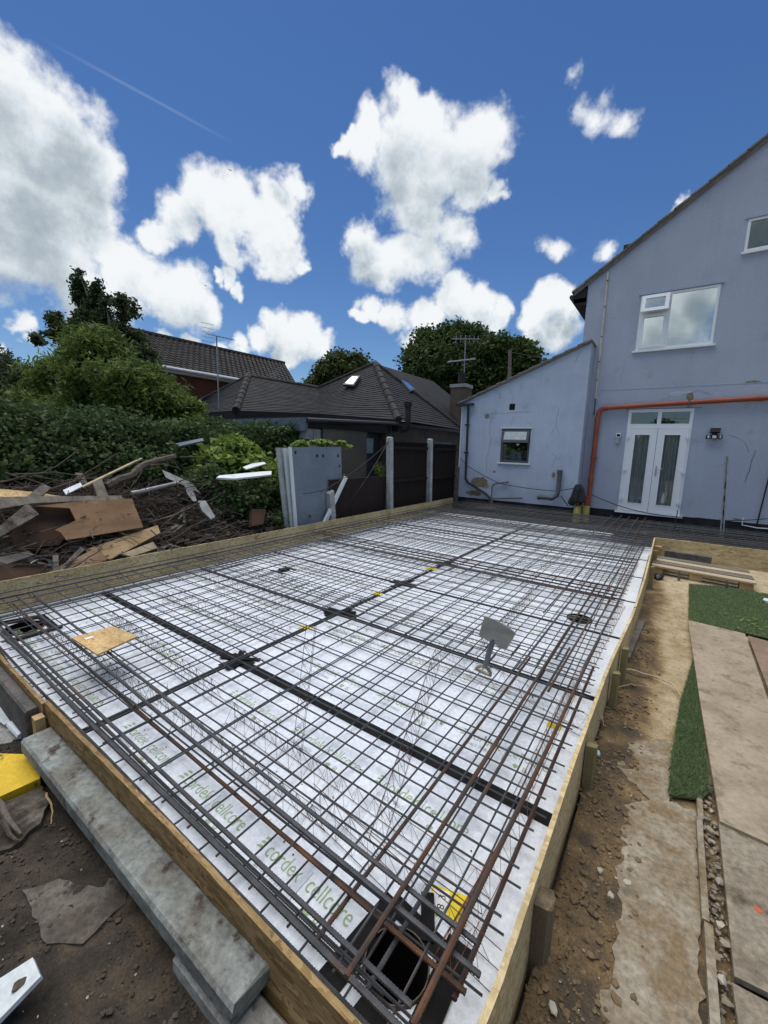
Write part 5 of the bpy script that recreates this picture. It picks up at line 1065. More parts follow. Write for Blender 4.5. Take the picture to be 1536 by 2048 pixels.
# outbuilding with flat roof, block end and olive wall
ob = thing('outbuilding', 'flat roofed outbuilding with slate-blue fascia and olive side wall beside the bungalow', 'outbuilding', (-8, 7, 0))
B().box(-13.0, -6.62, 6.5, 9.6, 2.26, 2.34).build('flat_roof', 'felt', ob); B().box(-13.0, -6.55, 6.36, 6.44, 2.02, 2.30).build('fascia', 'fascia', ob)
B().tube([(-6.55, 6.40, 2.24), (-6.40, 9.70, 2.36)], .06, 8).build('gutter', 'black_pipe', ob, True); B().box(-6.62, -6.56, 6.44, 9.6, 2.10, 2.28).build('side_fascia', 'felt', ob)
B().box(-9.6, -6.9, 6.7, 6.9, 0, 2.1).build('front_wall', 'wall_tan', ob); B().box(-6.80, -6.62, 6.98, 8.62, 0, 2.12).build('wall', 'wall_olive', ob)
for j in range(8):
    for i in range(2): B().box(-6.80, -6.60, 6.52+.235*i-.1*(j % 2)+.0, 6.52+.235*i+.225-.1*(j % 2), .2+.235*j, .2+.235*j+.225).build('block', 'blockwork', ob)
B().box(-6.98, -6.90, 8.62, 9.6, 0, 2.2).build('door', 'upvc_grey', ob); B().box(-6.89, -6.88, 8.95, 9.25, 1.55, 1.95).build('door_pane', 'frosted', ob)
B().box(-13.4, -6.76, 9.90, 16, 0, 2.50).build('main_wall', 'wall_tan', bun); B().hexa([(C2.x-1.5, C2.y+.3, 0), (C2.x-.1, C2.y+.25, 0), (L_.x-.2, L_.y+.1, 0), (-13.3, 10, 0)], [(C2.x-1.5, C2.y+.3, 2.6), (C2.x-.1, C2.y+.25, 2.6), (L_.x-.2, L_.y+.1, 2.6), (-13.3, 10, 2.6)]).build('wing_wall', 'wall_tan', bun)
for p_, q_ in ((L_, C_), (E2, C2), (C2, L_)): B().slab([p_+Vector((0, .03, .02)), q_+Vector((0, .03, .02)), q_+Vector((0, .03, -.32)), p_+Vector((0, .03, -.32))], .03).build('fascia', 'felt', bun)
bw = B().box(-6.75, -6.60, 9.45, 14.0, 0, 2.40).build('wall', 'wall_tan', bun); B().box(-6.62, -6.50, 9.45, 14.2, 2.32, 2.42).build('gutter', 'black_pipe', bun)
wn = B().box(-6.62, -6.585, 12.2, 13.5, 1.45, 1.95).build('window', 'upvc_grey', bun); B().box(-6.584, -6.58, 12.25, 12.8, 1.5, 1.9).build('pane', 'glass_dark', wn); B().box(-6.584, -6.58, 12.9, 13.45, 1.5, 1.9).build('pane', 'glass_dark', wn)
B().box(-6.61, -6.59, 11.6, 11.75, 2.05, 2.2).build('air_vent', 'plastic_black', bun)
o = thing('flue_pipe', 'dark flue pipe rising past the bungalow gutter with an elbow', 'pipe', (-6.4, 10.6, 1.9)); B().tube([(-6.45,9.994,2.217), (-6.35,10.072,2.249), (-6.3,10.089,2.388), (-6.3,10.05,2.934)], .085, 10).build('pipe', 'ridge_tile', o, True); B().tube([(-6.3,10.054,2.88), (-6.3,10.046,2.988)], .12, 10).build('cowl', 'ridge_tile', o, True)
ch = thing('chimney', 'narrow stained chimney stack beside the extension verge', 'chimney', (-6.9, 14.8, 1.5)); c_ = Vector((-7,14.946,4.148)); 
B().box(c_.x-.30, c_.x+.30, c_.y-.30, c_.y+.30, 1.5, c_.z).build('stack', 'wall_tan', ch); B().box(c_.x-.33, c_.x+.33, c_.y-.33, c_.y+.33, c_.z-.12, c_.z).build('corbel', 'blockwork', ch); B().tube([(c_.x, c_.y, c_.z), (c_.x, c_.y, c_.z+.45)], .14, 10).build('chimney_pot', 'ridge_tile', ch, True)
def aerial(base, top, lab, el, spread, r=.022, boomz=-.05):
    a, b_ = Vector(base), Vector(top); o = thing('aerial', lab, 'aerial', base, None); B().tube([a, b_], r, 6).build('mast', 'galvanised', o, True)
    return o, b_
o, tp_ = aerial((-11.828,7.8,2.676), (-11.83,7.8,4.912), 'tall television aerial on a thin mast in front of the brick house', 8, .5)
dirv = Vector((.93, .30, -.22)).normalized(); dv2 = Vector((-.25, .96, .05)).normalized()
B().tube([tp_-dirv*.42, tp_+dirv*.62], .012, 5).build('boom', 'galvanised', o)
for i in range(8): c = tp_+dirv*(-.1+i*.10); B().tube([c-Vector((0, 0, .05)).cross(dirv)*2.2, c+Vector((0, 0, .05)).cross(dirv)*2.2], .007, 4).build('element', 'galvanised', o)
for i in range(5): c = tp_-dirv*.30+Vector((0, 0, -.22+i*.13)); B().tube([c-dv2*.05-dirv*.22, c+dirv*.22], .008, 4).build('reflector_rod', 'galvanised', o)
o, tp_ = aerial((-7,15.156,3.616), (-7,15.081,5.771), 'thin television aerial above the chimney stack', 5, .5)
tpd = Vector((-7,15.093,5.05)); B().tube([(-7,13.691,4.765), (-7,16.06,5.299)], .03, 5).build('cross_boom', 'galvanised', o); B().tube([(-7,13.989,5.604), (-7,16.435,6.138)], .02, 5).build('boom', 'galvanised', o)
for x in range(6): B().tube([(-7,13.989,5.604) if 0 else tuple(Vector((-7,14.269,5.665)).lerp(Vector((-7,16.236,6.095)), x/5)+Vector((0, 0, -.14))), tuple(Vector((-7,14.269,5.665)).lerp(Vector((-7,16.236,6.095)), x/5)+Vector((0, 0, .14)))], .012, 4).build('element', 'galvanised', o)
o = thing('utility_pole', 'thin grey pole standing among the trees above the extension roof', 'pole', (-7.54,22,4.369)); B().tube([(-7.54,22,4.369), (-7.68,22,6.893)], [.11, .09], 8).build('shaft', 'timber_grey', o, True)
sag('overhead_wire', [(-7.673,22,6.793), (-6.004,22,6.337), (-3.714,21,5.42)], .016, 'plastic_black', 'thin overhead wire from the pole to the house', 'wire', .02)
# ================================================================== BRICK HOUSE
bh = thing('brick_house', 'red brick house with a long grey tiled roof behind the bushes', 'house', (-19, 14, 0))
ea, eb = Vector((-19.2, 8.0, 5.03)), Vector((-18.6, 17.6, 4.95)); ra, rb = Vector((-22.5,10.186,7.034)), Vector((-22.5,19.921,7.159))
bd = tiled(bh, 'roof_slope', [ea, eb, rb, ra], 'pantile', .30, .05, .035, .15); B().slab([eb, (-25.5, 20.5, 4.95), rb], .05).build('hip_slope', 'pantile', bh)
B().slab([ra, rb, (-26, 18, 4.9), (-26, 8, 4.9)], .05).build('rear_slope', 'pantile', bh)
for i in range(30): p, q_ = ra.lerp(rb, i/30), ra.lerp(rb, (i+1)/30); B().tube([p+Vector((0, 0, .05)), q_+Vector((0, 0, .04))], .10, 6).build('ridge_tile', 'pantile', bh)
wallx = -19.45
B().box(wallx-.25, wallx-.012, 8.3, 17.3, 0, 4.95).build('wall_core', 'mortar', bh)
br = B()   # brick courses, proud of the joints
for j in range(26):
    z = 3.05+j*.075
    for i in range(40): y = 8.3+i*.225+(.11 if j % 2 else 0); br.box(wallx-.012, wallx+.004*((i*7+j*3) % 3)*.3, y, y+.213, z, z+.064)
tag(br.build('brick_courses', 'brick_mat', bh), kind='stuff'); B().box(wallx-.011, wallx, 8.3, 17.3, 0, 3.04).build('lower_wall', 'brick_mat', bh)
B().tube([ea+Vector((.10, 0, -.06)), eb+Vector((.10, 0, -.06))], .075, 8).build('gutter', 'white_trim', bh, True); B().box(wallx, -19.2, 8.2, 17.5, 4.80, 4.92).build('soffit', 'white_trim', bh)
# ================================================================== VEGETATION
def leaves(name, m, parent, blobs, n, ll, lw, seed, shell=.55, droop=.0, up=.5, loc=None, clump=.0, nclump=0, cut=None):
    """n leaf blades spread through ellipsoidal masses; each leaf is a folded blade of 4 triangles"""
    r = np.random.default_rng(seed); bl = np.array(blobs, float)   # cx cy cz rx ry rz
    vol = (bl[:, 3]*bl[:, 4]*bl[:, 5])**.75; pr = vol/vol.sum(); k = r.choice(len(bl), n, p=pr)
    d = r.normal(size=(n, 3)); d /= np.linalg.norm(d, axis=1)[:, None]; rad = (shell+(1-shell)*r.random(n))**1.0*(.82+.30*r.random(n))
    c = bl[k, :3]+d*rad[:, None]*bl[k, 3:6]
    if nclump:
        cc = c[r.choice(n, nclump)]; idx = r.integers(0, nclump, n); c = np.where(r.random(n)[:, None] < .80, cc[idx]+r.normal(size=(n, 3))*clump*np.array([1, 1, .75]), c); dv = r.random(nclump)[idx]
    else: dv = r.random(n)
    if cut is not None: kp = cut(c); c = c[kp]; d = d[kp]; dv = dv[kp]; n = len(c)
    nv = d*.55+r.normal(size=(n, 3))*.55+np.array([0, 0, up]); nv /= np.linalg.norm(nv, axis=1)[:, None]
    a = r.normal(size=(n, 3)); a -= nv*(a*nv).sum(1)[:, None]; a[:, 2] -= droop; a -= nv*(a*nv).sum(1)[:, None]; a /= np.linalg.norm(a, axis=1)[:, None]+1e-9
    b_ = np.cross(nv, a); s = (.65+.7*r.random(n))[:, None]; L1 = a*ll*s; W1 = b_*lw*s*.5
    V = np.stack([c-L1*.5, c-W1-nv*lw*.12*s, c+L1*.5, c+W1-nv*lw*.12*s, c], 1)    # base, side, tip, side, mid
    V[:, 4] += nv*lw*.10*s
    base = np.array(loc if loc is not None else (wl(parent) if parent else (0, 0, 0)), float); V = (V-base).reshape(-1, 3)
    me = bpy.data.meshes.new(name); me.vertices.add(len(V)); me.vertices.foreach_set('co', V.ravel())
    F = np.array([[0, 1, 4], [1, 2, 4], [2, 3, 4], [3, 0, 4]]); F = (F[None]+(np.arange(n)*5)[:, None, None]).reshape(-1)
    me.loops.add(len(F)); me.loops.foreach_set('vertex_index', F); me.polygons.add(len(F)//3); me.polygons.foreach_set('loop_start', np.arange(0, len(F), 3)); me.polygons.foreach_set('loop_total', np.full(len(F)//3, 3)); me.update()
    at = me.attributes.new('v', 'FLOAT', 'POINT'); at.data.foreach_set('value', np.repeat(np.clip(dv*.6+r.random(n)*.4, 0, 1), 5)); me.materials.append(MATS[m])
    o = link(name, me, parent, (0, 0, 0) if parent else base); return o
def tree(label, base, crownblobs, m, n, ll, lw, seed, trunk_r=.16, droop=.3, clump=.25, nclump=300, limbs=9, group=None, shell=.45, name='tree'):
    t_ = thing(name, label, 'tree', base, group); rg = random.Random(seed); b0 = Vector(base); cs = [Vector(q[:3]) for q in crownblobs]; mid = sum(cs, Vector())/len(cs)
    fork = b0.lerp(mid, .55); B().tube([b0, b0.lerp(fork, .5)+Vector((rg.uniform(-.1, .1), rg.uniform(-.1, .1), 0)), fork], [trunk_r, trunk_r*.8, trunk_r*.6], 9).build('trunk', 'bark', t_, True)
    bd = B()
    for i in range(limbs):
        c = cs[i % len(cs)]; q = crownblobs[i % len(cs)]; e_ = c+Vector((rg.uniform(-.6, .6)*q[3], rg.uniform(-.6, .6)*q[4], rg.uniform(0, .9)*q[5])); m_ = fork.lerp(e_, .5)+Vector((0, 0, .1)); bd.tube([fork-Vector((0, 0, .1)), m_, e_], [trunk_r*.42, trunk_r*.25, trunk_r*.06], 6)
    bd.build('limbs', 'bark', t_, True)
    leaves('crown', m, t_, crownblobs, n, ll, lw, seed, shell, droop, clump=clump, nclump=nclump); return t_
def bl(p, r, rz=None, ry=None): return (*p, r, ry or r, rz or r)
tree('dark tall tree with loose upright shoots rising behind the bright bush on the left', (-15.4, 8.5, 0),
     [bl((-22.673,9,6.778), .7, .9), bl((-24.899,9,8.7), .32, .95), bl((-23.261,9,8.084), .32, .85), bl((-25.474,9,9.497), .12, .45), bl((-24.735,9,9.469), .13, .5), bl((-22.872,9,8.674), .16, .5), bl((-29.734,9,7.484), .22, .16), bl((-31.771,9,7.627), .12, .12), bl((-22.156,9,7.58), .28, .75), bl((-20.543,9,7.33), .34, .85), bl((-28.434,9,8.042), .45, .5), bl((-24.009,9,7.182), .8, .9), bl((-27.884,9,7.329), .5, .6), bl((-31.418,9,7.361), .35, .35), bl((-19.503,9,7.169), .14, .35), bl((-20.492,9,6.076), .8, .7), bl((-19.026,9,5.095), .6, .6)],
     'leaf_dark', 24000, .16, .085, 21, .16, .3, .11, 520, group='trees on the left')
tree('bright green ash-like tree standing over the debris on the left', (-9.5, 5.2, .3),
     [bl((-13.88,5.3,3.608), 1.15, 1.05), bl((-14.799,5.3,4.321), .6, .7), bl((-13.421,5.3,4.31), .5, .55), bl((-17.217,5.3,3.621), .85, .75), bl((-11.823,5.3,3.074), .95, .8), bl((-20.138,5.2,2.899), .95, .6), bl((-14.179,5.4,2.501), 1.3, .6), bl((-11.315,5.6,2.641), .7, .55), bl((-15.45,5.2,2.59), 1.1, .5)],
     'leaf_ash', 30000, .19, .060, 22, .11, .9, .15, 800, group='trees on the left')
tree('smaller feathery bush between the ash and the brick house', (-9.6, 6.2, .3), [bl((-11.549,6.2,2.909), .42, .38), bl((-10.822,6.2,2.553), .40, .35), bl((-12.275,6.2,2.452), .5, .4), bl((-10.375,6.2,2.157), .35, .25)], 'leaf_ash', 9000, .15, .050, 23, .06, .9, .10, 250, name='bush')
tree('dark tree at the far left edge of the view', (-19, 5.2, 0), [bl((-23.087,5.5,4.34), .9, .8), bl((-20.792,5.6,3.902), .8, .55), bl((-26.935,5.4,4.281), 1.2, 1), bl((-22.418,5.5,3.403), 1.1, .6), bl((-23.132,5.5,5.137), .3, .35)], 'leaf_dark', 12000, .14, .08, 24, .16, .3, .13, 350, group='trees on the left')
tree('yellow-green tree top showing behind the bungalow roof', (-22, 22, 0), [bl((-18.882,22,6.785), 1.3, 1.1), bl((-20.709,22,6.763), .9, .8), bl((-17.815,22,7.174), .8, .6), bl((-19.34,22,7.633), .6, .5), bl((-17.368,22,6.036), 1.2, 1), bl((-21.181,22,5.777), 1.2, .9)], 'leaf_far', 12000, .24, .15, 25, .22, .2, .22, 330, group='trees behind the bungalow')
tree('big dense dark green maple behind the chimney', (-13.5, 24, 0), [bl((-12.071,24,6.57), 2.9, 2.0), bl((-13.191,24,7.929), 1.5, 1.1), bl((-13.883,24,8.791), .5, .5), bl((-11.679,24,8.434), 1.4, .9), bl((-10.578,24,7.878), 1.2, .9), bl((-9.24,24,7.178), 1.8, 1.0), bl((-14.442,24,7.381), 1.2, 1.4), bl((-13.436,24,5.754), 2.2, 1.5), bl((-10.043,24,5.551), 2.5, 1.6), bl((-8.523,24,7.379), .7, .5)],
     'leaf_maple', 60000, .20, .16, 26, .38, .2, .22, 1200, limbs=16, group='trees behind the bungalow')
tree('tree top showing right of the grey pole above the extension roof', (-10, 24, 0), [bl((-7.778,24,6.901), .9, .8), bl((-7.997,24,6.111), 1.2, .9), bl((-7.318,24,6.326), .5, .5)], 'leaf_maple', 8000, .26, .20, 27, .2, .2, .28, 150, group='trees behind the bungalow')
# ivy bank behind the debris
iv = thing('ivy_bank', 'dark ivy covering the whole boundary behind the debris pile', 'ivy', (-8.2, 4, 0))
ibl = [bl((-8.4,2.063,1.667), .8, .55), bl((-8.2,2.512,1.604), .8, .55), bl((-8.2,3.091,1.702), .8, .6), bl((-8,3.652,1.632), .7, .5), bl((-8,4.205,1.739), .7, .45), bl((-7.9,4.701,1.607), .5, .35), bl((-7.8,2,1.309), .8, .5), bl((-7.8,2.765,1.255), .8, .5), bl((-7.6,3.532,1.291), .8, .45), bl((-8.4,1.494,1.578), 1.2, .8)]
leaves('ivy_leaves', 'leaf_ivy', iv, ibl, 60000, .068, .062, 31, .35, .9, .25, clump=.10, nclump=1300)
B().box(-9.3, -9.1, -1.5, 6.4, 0, 1.75).build('overgrown_fence', 'fence_brown', iv)
iv = thing('ivy_bank', 'dark ivy hanging under the slate-blue fascia', 'ivy', (-8.0, 6.2, 0))
leaves('ivy_leaves', 'leaf_ivy', iv, [bl((-8.785,6.2,1.79), .8, .40), bl((-7.673,6.2,1.805), .65, .40), bl((-7.062,6.25,1.922), .35, .25), bl((-9.447,6.1,1.962), .5, .3), bl((-7.389,6.1,1.422), .5, .35)], 15000, .08, .075, 32, .3, 1.1, .2, clump=.10, nclump=350)
iv = thing('ivy_bank', 'ivy and weeds growing low between the debris and the grey board', 'ivy', (-6.3, 4.4, 0))
leaves('ivy_leaves', 'leaf_ivy', iv, [bl((-6.3,4.733,0.8316), .55, .35), bl((-6.2,5.348,0.747), .40, .40), bl((-6.2,4.343,0.737), .5, .28), bl((-5.9,4.74,0.4155), .40, .14), bl((-6.5,4.072,1.078), .45, .25), bl((-5.8,5.364,0.4954), .22, .22)], 16000, .06, .055, 33, .2, .9, .35, clump=.07, nclump=450)
vi = thing('grape_vine', 'bright yellow-green vine sprawling over the boundary left of the grey board', 'vine', (-6.6, 4.7, 0))
leaves('vine_leaves', 'leaf_vine', vi, [bl((-7,4.606,1.441), .38, .22), bl((-6.8,5.008,1.351), .50, .26), bl((-7,4.936,1.632), .40, .15), bl((-6.4,5.277,1.076), .26, .16), bl((-6.1,5.451,0.9915), .22, .22), bl((-5.9,5.393,0.5779), .13, .22), bl((-6.9,4.379,1.219), .3, .15), bl((-6.1,5.518,1.375), .14, .14)], 3600, .12, .12, 34, .5, .5, .55, clump=.08, nclump=260)
vi = thing('grape_vine', 'bright vine leaves lying along the top of the grey board', 'vine', (-5.8, 5.6, 1.7))
leaves('vine_leaves', 'leaf_vine', vi, [bl((-5.75,5.449,1.734), .12, .07, .2), bl((-5.75,5.979,1.785), .12, .06, .3), bl((-5.7,6.515,1.78), .08, .05, .2), bl((-5.7,6.788,1.713), .05, .04, .1)], 420, .10, .10, 35, .2, .3, .7)
leaves('vine_leaves', 'leaf_ash', vi, [bl((-6.2,7.273,1.062), .06, .05, .3)], 30, .06, .05, 36, .2, .3, .7)
fl = thing('dry_plant', 'dry tufted plant in front of the dark door behind the low panel', 'plant', (-6.2,8.615,1.012)); leaves('dry_stems', 'leaf_vine', fl, [bl((-6.2,8.586,1.166), .18, .22)], 130, .16, .012, 37, .1, -.8, .3)
# ------------------------------------------------------------------ artificial turf
def turf(label, pts, z, n, h, seed):
    t_ = thing('artificial_turf', label, 'artificial grass', (pts[0][0], pts[0][1], z), 'pieces of artificial turf')
    plate(pts, [], .012, lambda u, v: (u, v, z), (0, 0, 1)).build('backing', 'soil_turf_base', t_)
    r = np.random.default_rng(seed); P_ = np.array(pts); lo_, hi_ = P_.min(0), P_.max(0); q = lo_+(hi_-lo_)*r.random((n*3, 2)); inside = np.zeros(len(q), bool)
    for i in range(len(P_)):
        a, b_ = P_[i], P_[i-1]; cnd = ((a[1] > q[:, 1]) != (b_[1] > q[:, 1])); xx = (b_[0]-a[0])*(q[:, 1]-a[1])/(b_[1]-a[1]+1e-12)+a[0]; inside ^= cnd & (q[:, 0] < xx)
    q = q[inside][:n]; n = len(q); th = r.random(n)*6.28; w = .0028; hh = h*(.6+.6*r.random(n)); ln = r.normal(size=(n, 2))*h*.45
    p0 = np.c_[q[:, 0]-w*np.cos(th), q[:, 1]-w*np.sin(th), np.full(n, z)]; p1 = np.c_[q[:, 0]+w*np.cos(th), q[:, 1]+w*np.sin(th), np.full(n, z)]; p2 = np.c_[q+ln, z+hh]
    V = np.stack([p0, p1, p2], 1).reshape(-1, 3)-np.array(wl(t_)); me = bpy.data.meshes.new('grass_blades'); me.vertices.add(len(V)); me.vertices.foreach_set('co', V.ravel()); me.loops.add(3*n); me.loops.foreach_set('vertex_index', np.arange(3*n)); me.polygons.add(n); me.polygons.foreach_set('loop_start', np.arange(0, 3*n, 3)); me.polygons.foreach_set('loop_total', np.full(n, 3)); me.update()
    at = me.attributes.new('v', 'FLOAT', 'POINT'); at.data.foreach_set('value', np.repeat(r.random(n), 3)); me.materials.append(MATS['turf_mat']); tag(link('grass_blades', me, t_), kind='stuff')
turf('narrow tapering strip of bright artificial turf beside the nearest chipboard sheet', [(0.3094,4.174), (0.3191,2.836), (0.3276,2.472), (0.2845,2.395), (0.1584,2.333), (0.1702,2.723), (0.2145,3.356)], .045, 15000, .022, 1)
turf('large piece of artificial turf lying between the boards and the pallet', [(0.3229,6.62), (0.6005,6.749), (1.6, (1.122,6.796)[1]), (1.6, (0.8857,5.025)[1]), (0.695,5.116), (0.2883,5.072)], .05, 46000, .020, 2)
# ------------------------------------------------------------------ chipboard sheets on the right
def sheet(label, pts, z, m, t=.018):
    return one(plate(pts, [], t, lambda u, v: (u, v, z), (0, 0, 1)), 'chipboard_sheet', m, label, 'board', 'chipboard sheets on the ground')
sheet('large weathered chipboard sheet lying nearest the turf strip', [(0.2807,5.04), (0.7167,4.996), (0.6968,3.204), (.80, 2.20), (0.5101,2.239), (0.3487,2.251), (0.317,3.377)], .075, 'osb_old')
sheet('reddish hardboard sheet right of the large weathered sheet', [(0.738,4.983), (1.7, 4.72), (1.7, 3.0), (0.7297,3.446)], .066, 'hardboard', .012)
sheet('muddy chipboard sheet with a small red mark, second from the camera', [(0.3466,2.274), (0.5135,2.25), (.78, 2.12), (.78, 1.50), (0.4233,1.575), (0.3415,1.566)], .060, 'muddy_sheet', .020)
o = sheet('pale slab at the bottom right corner of the view', [(0.3351,1.549), (0.422,1.555), (.75, 1.45), (.75, 1.0), (.36, 1.0)], .050, 'muddy_sheet', .02)
c = (0.4371,1.875); one(B().slab([(c[0]+.013*math.cos(a)*(1+.3*math.sin(a*3)), c[1]+.012*math.sin(a), .0612) for a in [i*math.pi/6 for i in range(12)]], .0006), 'paint_mark', mat('red_mark', (.45, .10, .05), rough=.8), 'small red paint mark on the muddy sheet', 'paint mark')
# ------------------------------------------------------------------ things along the right form
o = one(B().bar((-.155, 3.78, .045), (-.10, 4.75, .045), .055, .05), 'timber_batten', 'timber_grey', 'short weathered grey batten lying against the right form', 'timber')
def branch(pts, r0, r1, m, label, name='root', cat='root', group=None):
    P_ = [Vector(p) for p in pts]; out = []
    for a, b_ in zip(P_, P_[1:]):
        for i in range(4): out.append(a.lerp(b_, i/4)+Vector((rnd.uniform(-1, 1), rnd.uniform(-1, 1), rnd.uniform(-1, 1)))*min(r0*.5, .008))
    out.append(P_[-1]); n_ = len(out); return one(B().tube(out, [r0+(r1-r0)*i/(n_-1) for i in range(n_)], 6), name, m, label, cat, group, True, loc=tuple(P_[0]))
branch([(-0.2014,3.532,0.05), (-0.1041,3.59,0.05), (0.05359,3.615,0.045), (0.1645,3.564,0.045), (0.2149,3.415,0.045)], .009, .004, 'timber_pale', 'pale root running from the paired pegs to the turf')
branch([(-0.1814,3.221,0.05), (-0.08616,3.359,0.05), (0.03047,3.393,0.05), (0.1218,3.406,0.04)], .003, .002, 'timber_pale', 'thin pale root just below the thicker one')
branch([(-0.2027,2.743,0.06), (-0.2036,2.8,0.08), (-0.184,2.715,0.05), (-0.17,2.714,0.05)], .003, .002, 'timber_pale', 'small looping root below the nearer paired peg')
branch([(-0.833,6.088,0.05), (-0.38,6.245,0.05)], .002, .002, 'twig', 'twig') if False else None
rg = random.Random(6); tq = Vector((-0.1745,2.394,0.07)); bd = B(); rock(bd, tuple(tq), .018, rg); one(bd, 'turquoise_stone', mat('turq', (.42, .58, .55), rough=.7), 'small pale turquoise stone in the brown soil by the square peg', 'stone')
for px_, lab in (((0.03032,1.706,0.05), 'white stone fragment on the concrete path'), ((-0.01676,1.614,0.05), 'pale grey stone shard at the edge of the concrete path'), ((-0.1189,1.143,0.05), 'pale green chip at the bottom of the brown soil'), ((-0.06553,1.696,0.05), 'small white chip in the soil left of the path')):
    bd = B(); rock(bd, px_, .014, rg, .5); one(bd, 'stone', 'pebble_white', lab, 'stone')
# pallet with planks, block and bricks
pl = thing('pallet', 'low timber pallet with grey slats lying behind the turf', 'pallet', (.45, 7.2, .0))
for i in range(4): y = 7.02+i*.20; B().hexa([(-.12, y, .115), (1.02, y-.12, .115), (1.02, y+.04, .115), (-.12, y+.16, .115)], [(-.12, y, .137), (1.02, y-.12, .137), (1.02, y+.04, .137), (-.12, y+.16, .137)]).build('slat', 'timber_grey' if i % 2 else 'timber_pale', pl)
for i, x in enumerate((-.05, .40, .93)):
    y = 7.03-.105*(x+.12)
    for k in range(2): B().box(x-.07, x+.07, y+.005+k*.55, y+.13+k*.55, .022, .114).build('block', 'timber', pl)
B().hexa([(-.12, 7.03, 0), (1.02, 6.91, 0), (1.02, 7.01, 0), (-.12, 7.13, 0)], [(-.12, 7.03, .020), (1.02, 6.91, .020), (1.02, 7.01, .020), (-.12, 7.13, .020)]).build('base_board', 'timber_grey', pl)
one(B().bar((.02, 8.0, .10), (.62, 7.95, .10), .10, .19), 'concrete_block', 'concrete_dark', 'long grey-brown block standing behind the pallet against the form', 'block')
one(B().box(-.13, -.03, 7.98, 8.09, .0, .24), 'timber_peg', 'timber', 'short timber block in the corner of the forms behind the pallet', 'peg')
for i, (x, y) in enumerate(((.22, 6.86), (.72, 6.72))): one(B().bar((x, y, -.05), (x-.01, y, .16), .03, .02), 'timber_peg', 'timber_grey', ['thin stake in front of the pallet, left one', 'thin stake in front of the pallet, right one'][i], 'peg', 'stakes in front of the pallet')
one(B().bar((-0.4422,6.311,0.02) if 0 else (.55, 6.45, .02), (1.15, 6.1, .02), .09, .02), 'plank', 'timber_grey', 'thin weathered plank half buried in front of the pallet', 'plank')
bg_ = [(1.156,7.262,0.12), (1.114,6.849,0.02)]; bd = B(); rock(bd, (1.12, 6.35, .06), .09, random.Random(2), .6); one(bd, 'plastic_bag', 'white_sheet', 'crumpled pale plastic bag at the right edge beyond the turf', 'bag')
bd = B(); rock(bd, (-.02, 6.75, .05), .07, random.Random(3), .6); one(bd, 'dark_sack', 'plastic_black', 'crumpled black sack in the hollow before the pallet', 'bag')
leaves('fallen_leaves', 'leaf_vine', None, [(.9, 5.4, .075, .6, .5, .004)], 26, .04, .02, 51, .2, 0, 3, loc=(0, 0, 0))['kind'] = 'stuff'
leaves('wood_shavings', 'leaf_vine', None, [(2.0, 9.2, .29, .7, .4, .02)], 60, .12, .05, 52, .2, 0, 3, loc=(0, 0, 0))['kind'] = 'stuff'
# ------------------------------------------------------------------ things at the near left
def roughbox(c4b, c4t, seed, m, name, label, cat, sub=14):
    return one(B().hexa(c4b, c4t), name, m, label, cat)
def slabmesh(p0, p1, w, z0, z1, n=60, chip=.006, seed=1):
    """concrete member lying along p0-p1 with worn edges"""
    rg = random.Random(seed); p0, p1 = Vector(p0), Vector(p1); d = (p1-p0); L_ = d.length; d.normalize(); s = Vector((-d.y, d.x, 0)); bd = B(); prof = [(-w/2, z0), (-w/2, z1-.012), (-w/2+.010, z1), (w/2-.010, z1), (w/2, z1-.012), (w/2, z0)]
    V = []
    for i in range(n+1):
        for j, (u, z) in enumerate(prof):
            e_ = chip*.4*max(0, mn.noise((i*.5, j*3.1, seed))) if j in (1, 2, 3, 4) else 0; en = (.012*(rg.random()-.5)) if i in (0, n) else 0
            p = p0+d*(L_*i/n+en)+s*(u*(1-e_/w*2)); V.append((p.x, p.y, z-e_*.8))
    k = len(prof); F = [(i*k+j, i*k+(j+1) % k, (i+1)*k+(j+1) % k, (i+1)*k+j) for i in range(n) for j in range(k)]; F += [tuple(range(k))[::-1], tuple(n*k+j for j in range(k))]
    bd.add(V, [f[::-1] for f in F]); return bd
one(slabmesh((-2.50, .558, 0), (-.80, .572, 0), .130, .165, .232, 26, .007, 3), 'concrete_post', 'concrete_mossy', 'long flat greenish concrete post lying beside the front form', 'post')
one(slabmesh((-1.1, .56, 0), (-.45, .565, 0), .11, .02, .135, 10, .010, 4), 'concrete_post', 'concrete', 'broken concrete post lying under the end of the long flat one', 'post')
one(slabmesh((-4.4, .585, 0), (-2.66, .585, 0), .062, .02, .285, 40, .004, 5), 'gravel_board', 'concrete_dark', 'dark concrete gravel board standing on edge against the front form at the left', 'gravel board')
one(slabmesh((-3.0, .44, 0), (-2.15, .40, 0), .20, -.04, .05, 20, .01, 7), 'kerb_stone', 'concrete', 'grey kerb stone in the dark soil at the left edge', 'kerb') if False else None
yp = [(-2.716,0.3789), (-2.484,0.5416), (-2.282,0.502), (-2.297,0.3637), (-2.339,0.3064)]
one(plate(yp, [], .06, lambda u, v: (u, v, .128), (0, 0, 1)), 'yellow_kerb', 'yellow_paint', 'concrete edge painted bright yellow at the left of the view', 'kerb')
def slabp(pts, z, label, seed, amp=.006, jag=.008, m_='concrete_dirty'):
    o = poly_sheet('paving_slab', m_, pts, z, jag, seed, .05); tag(o, label, 'paving slab', 'half buried paving slabs'); return o
slabp([(-2.346,0.2752), (-2.276,0.3664), (-2.255,0.5031), (-2.115,0.4871), (-2.024,0.4302), (-1.982,0.3237), (-2.051,0.2222)], .106, 'rough grey concrete slab below the yellow painted edge', 5)
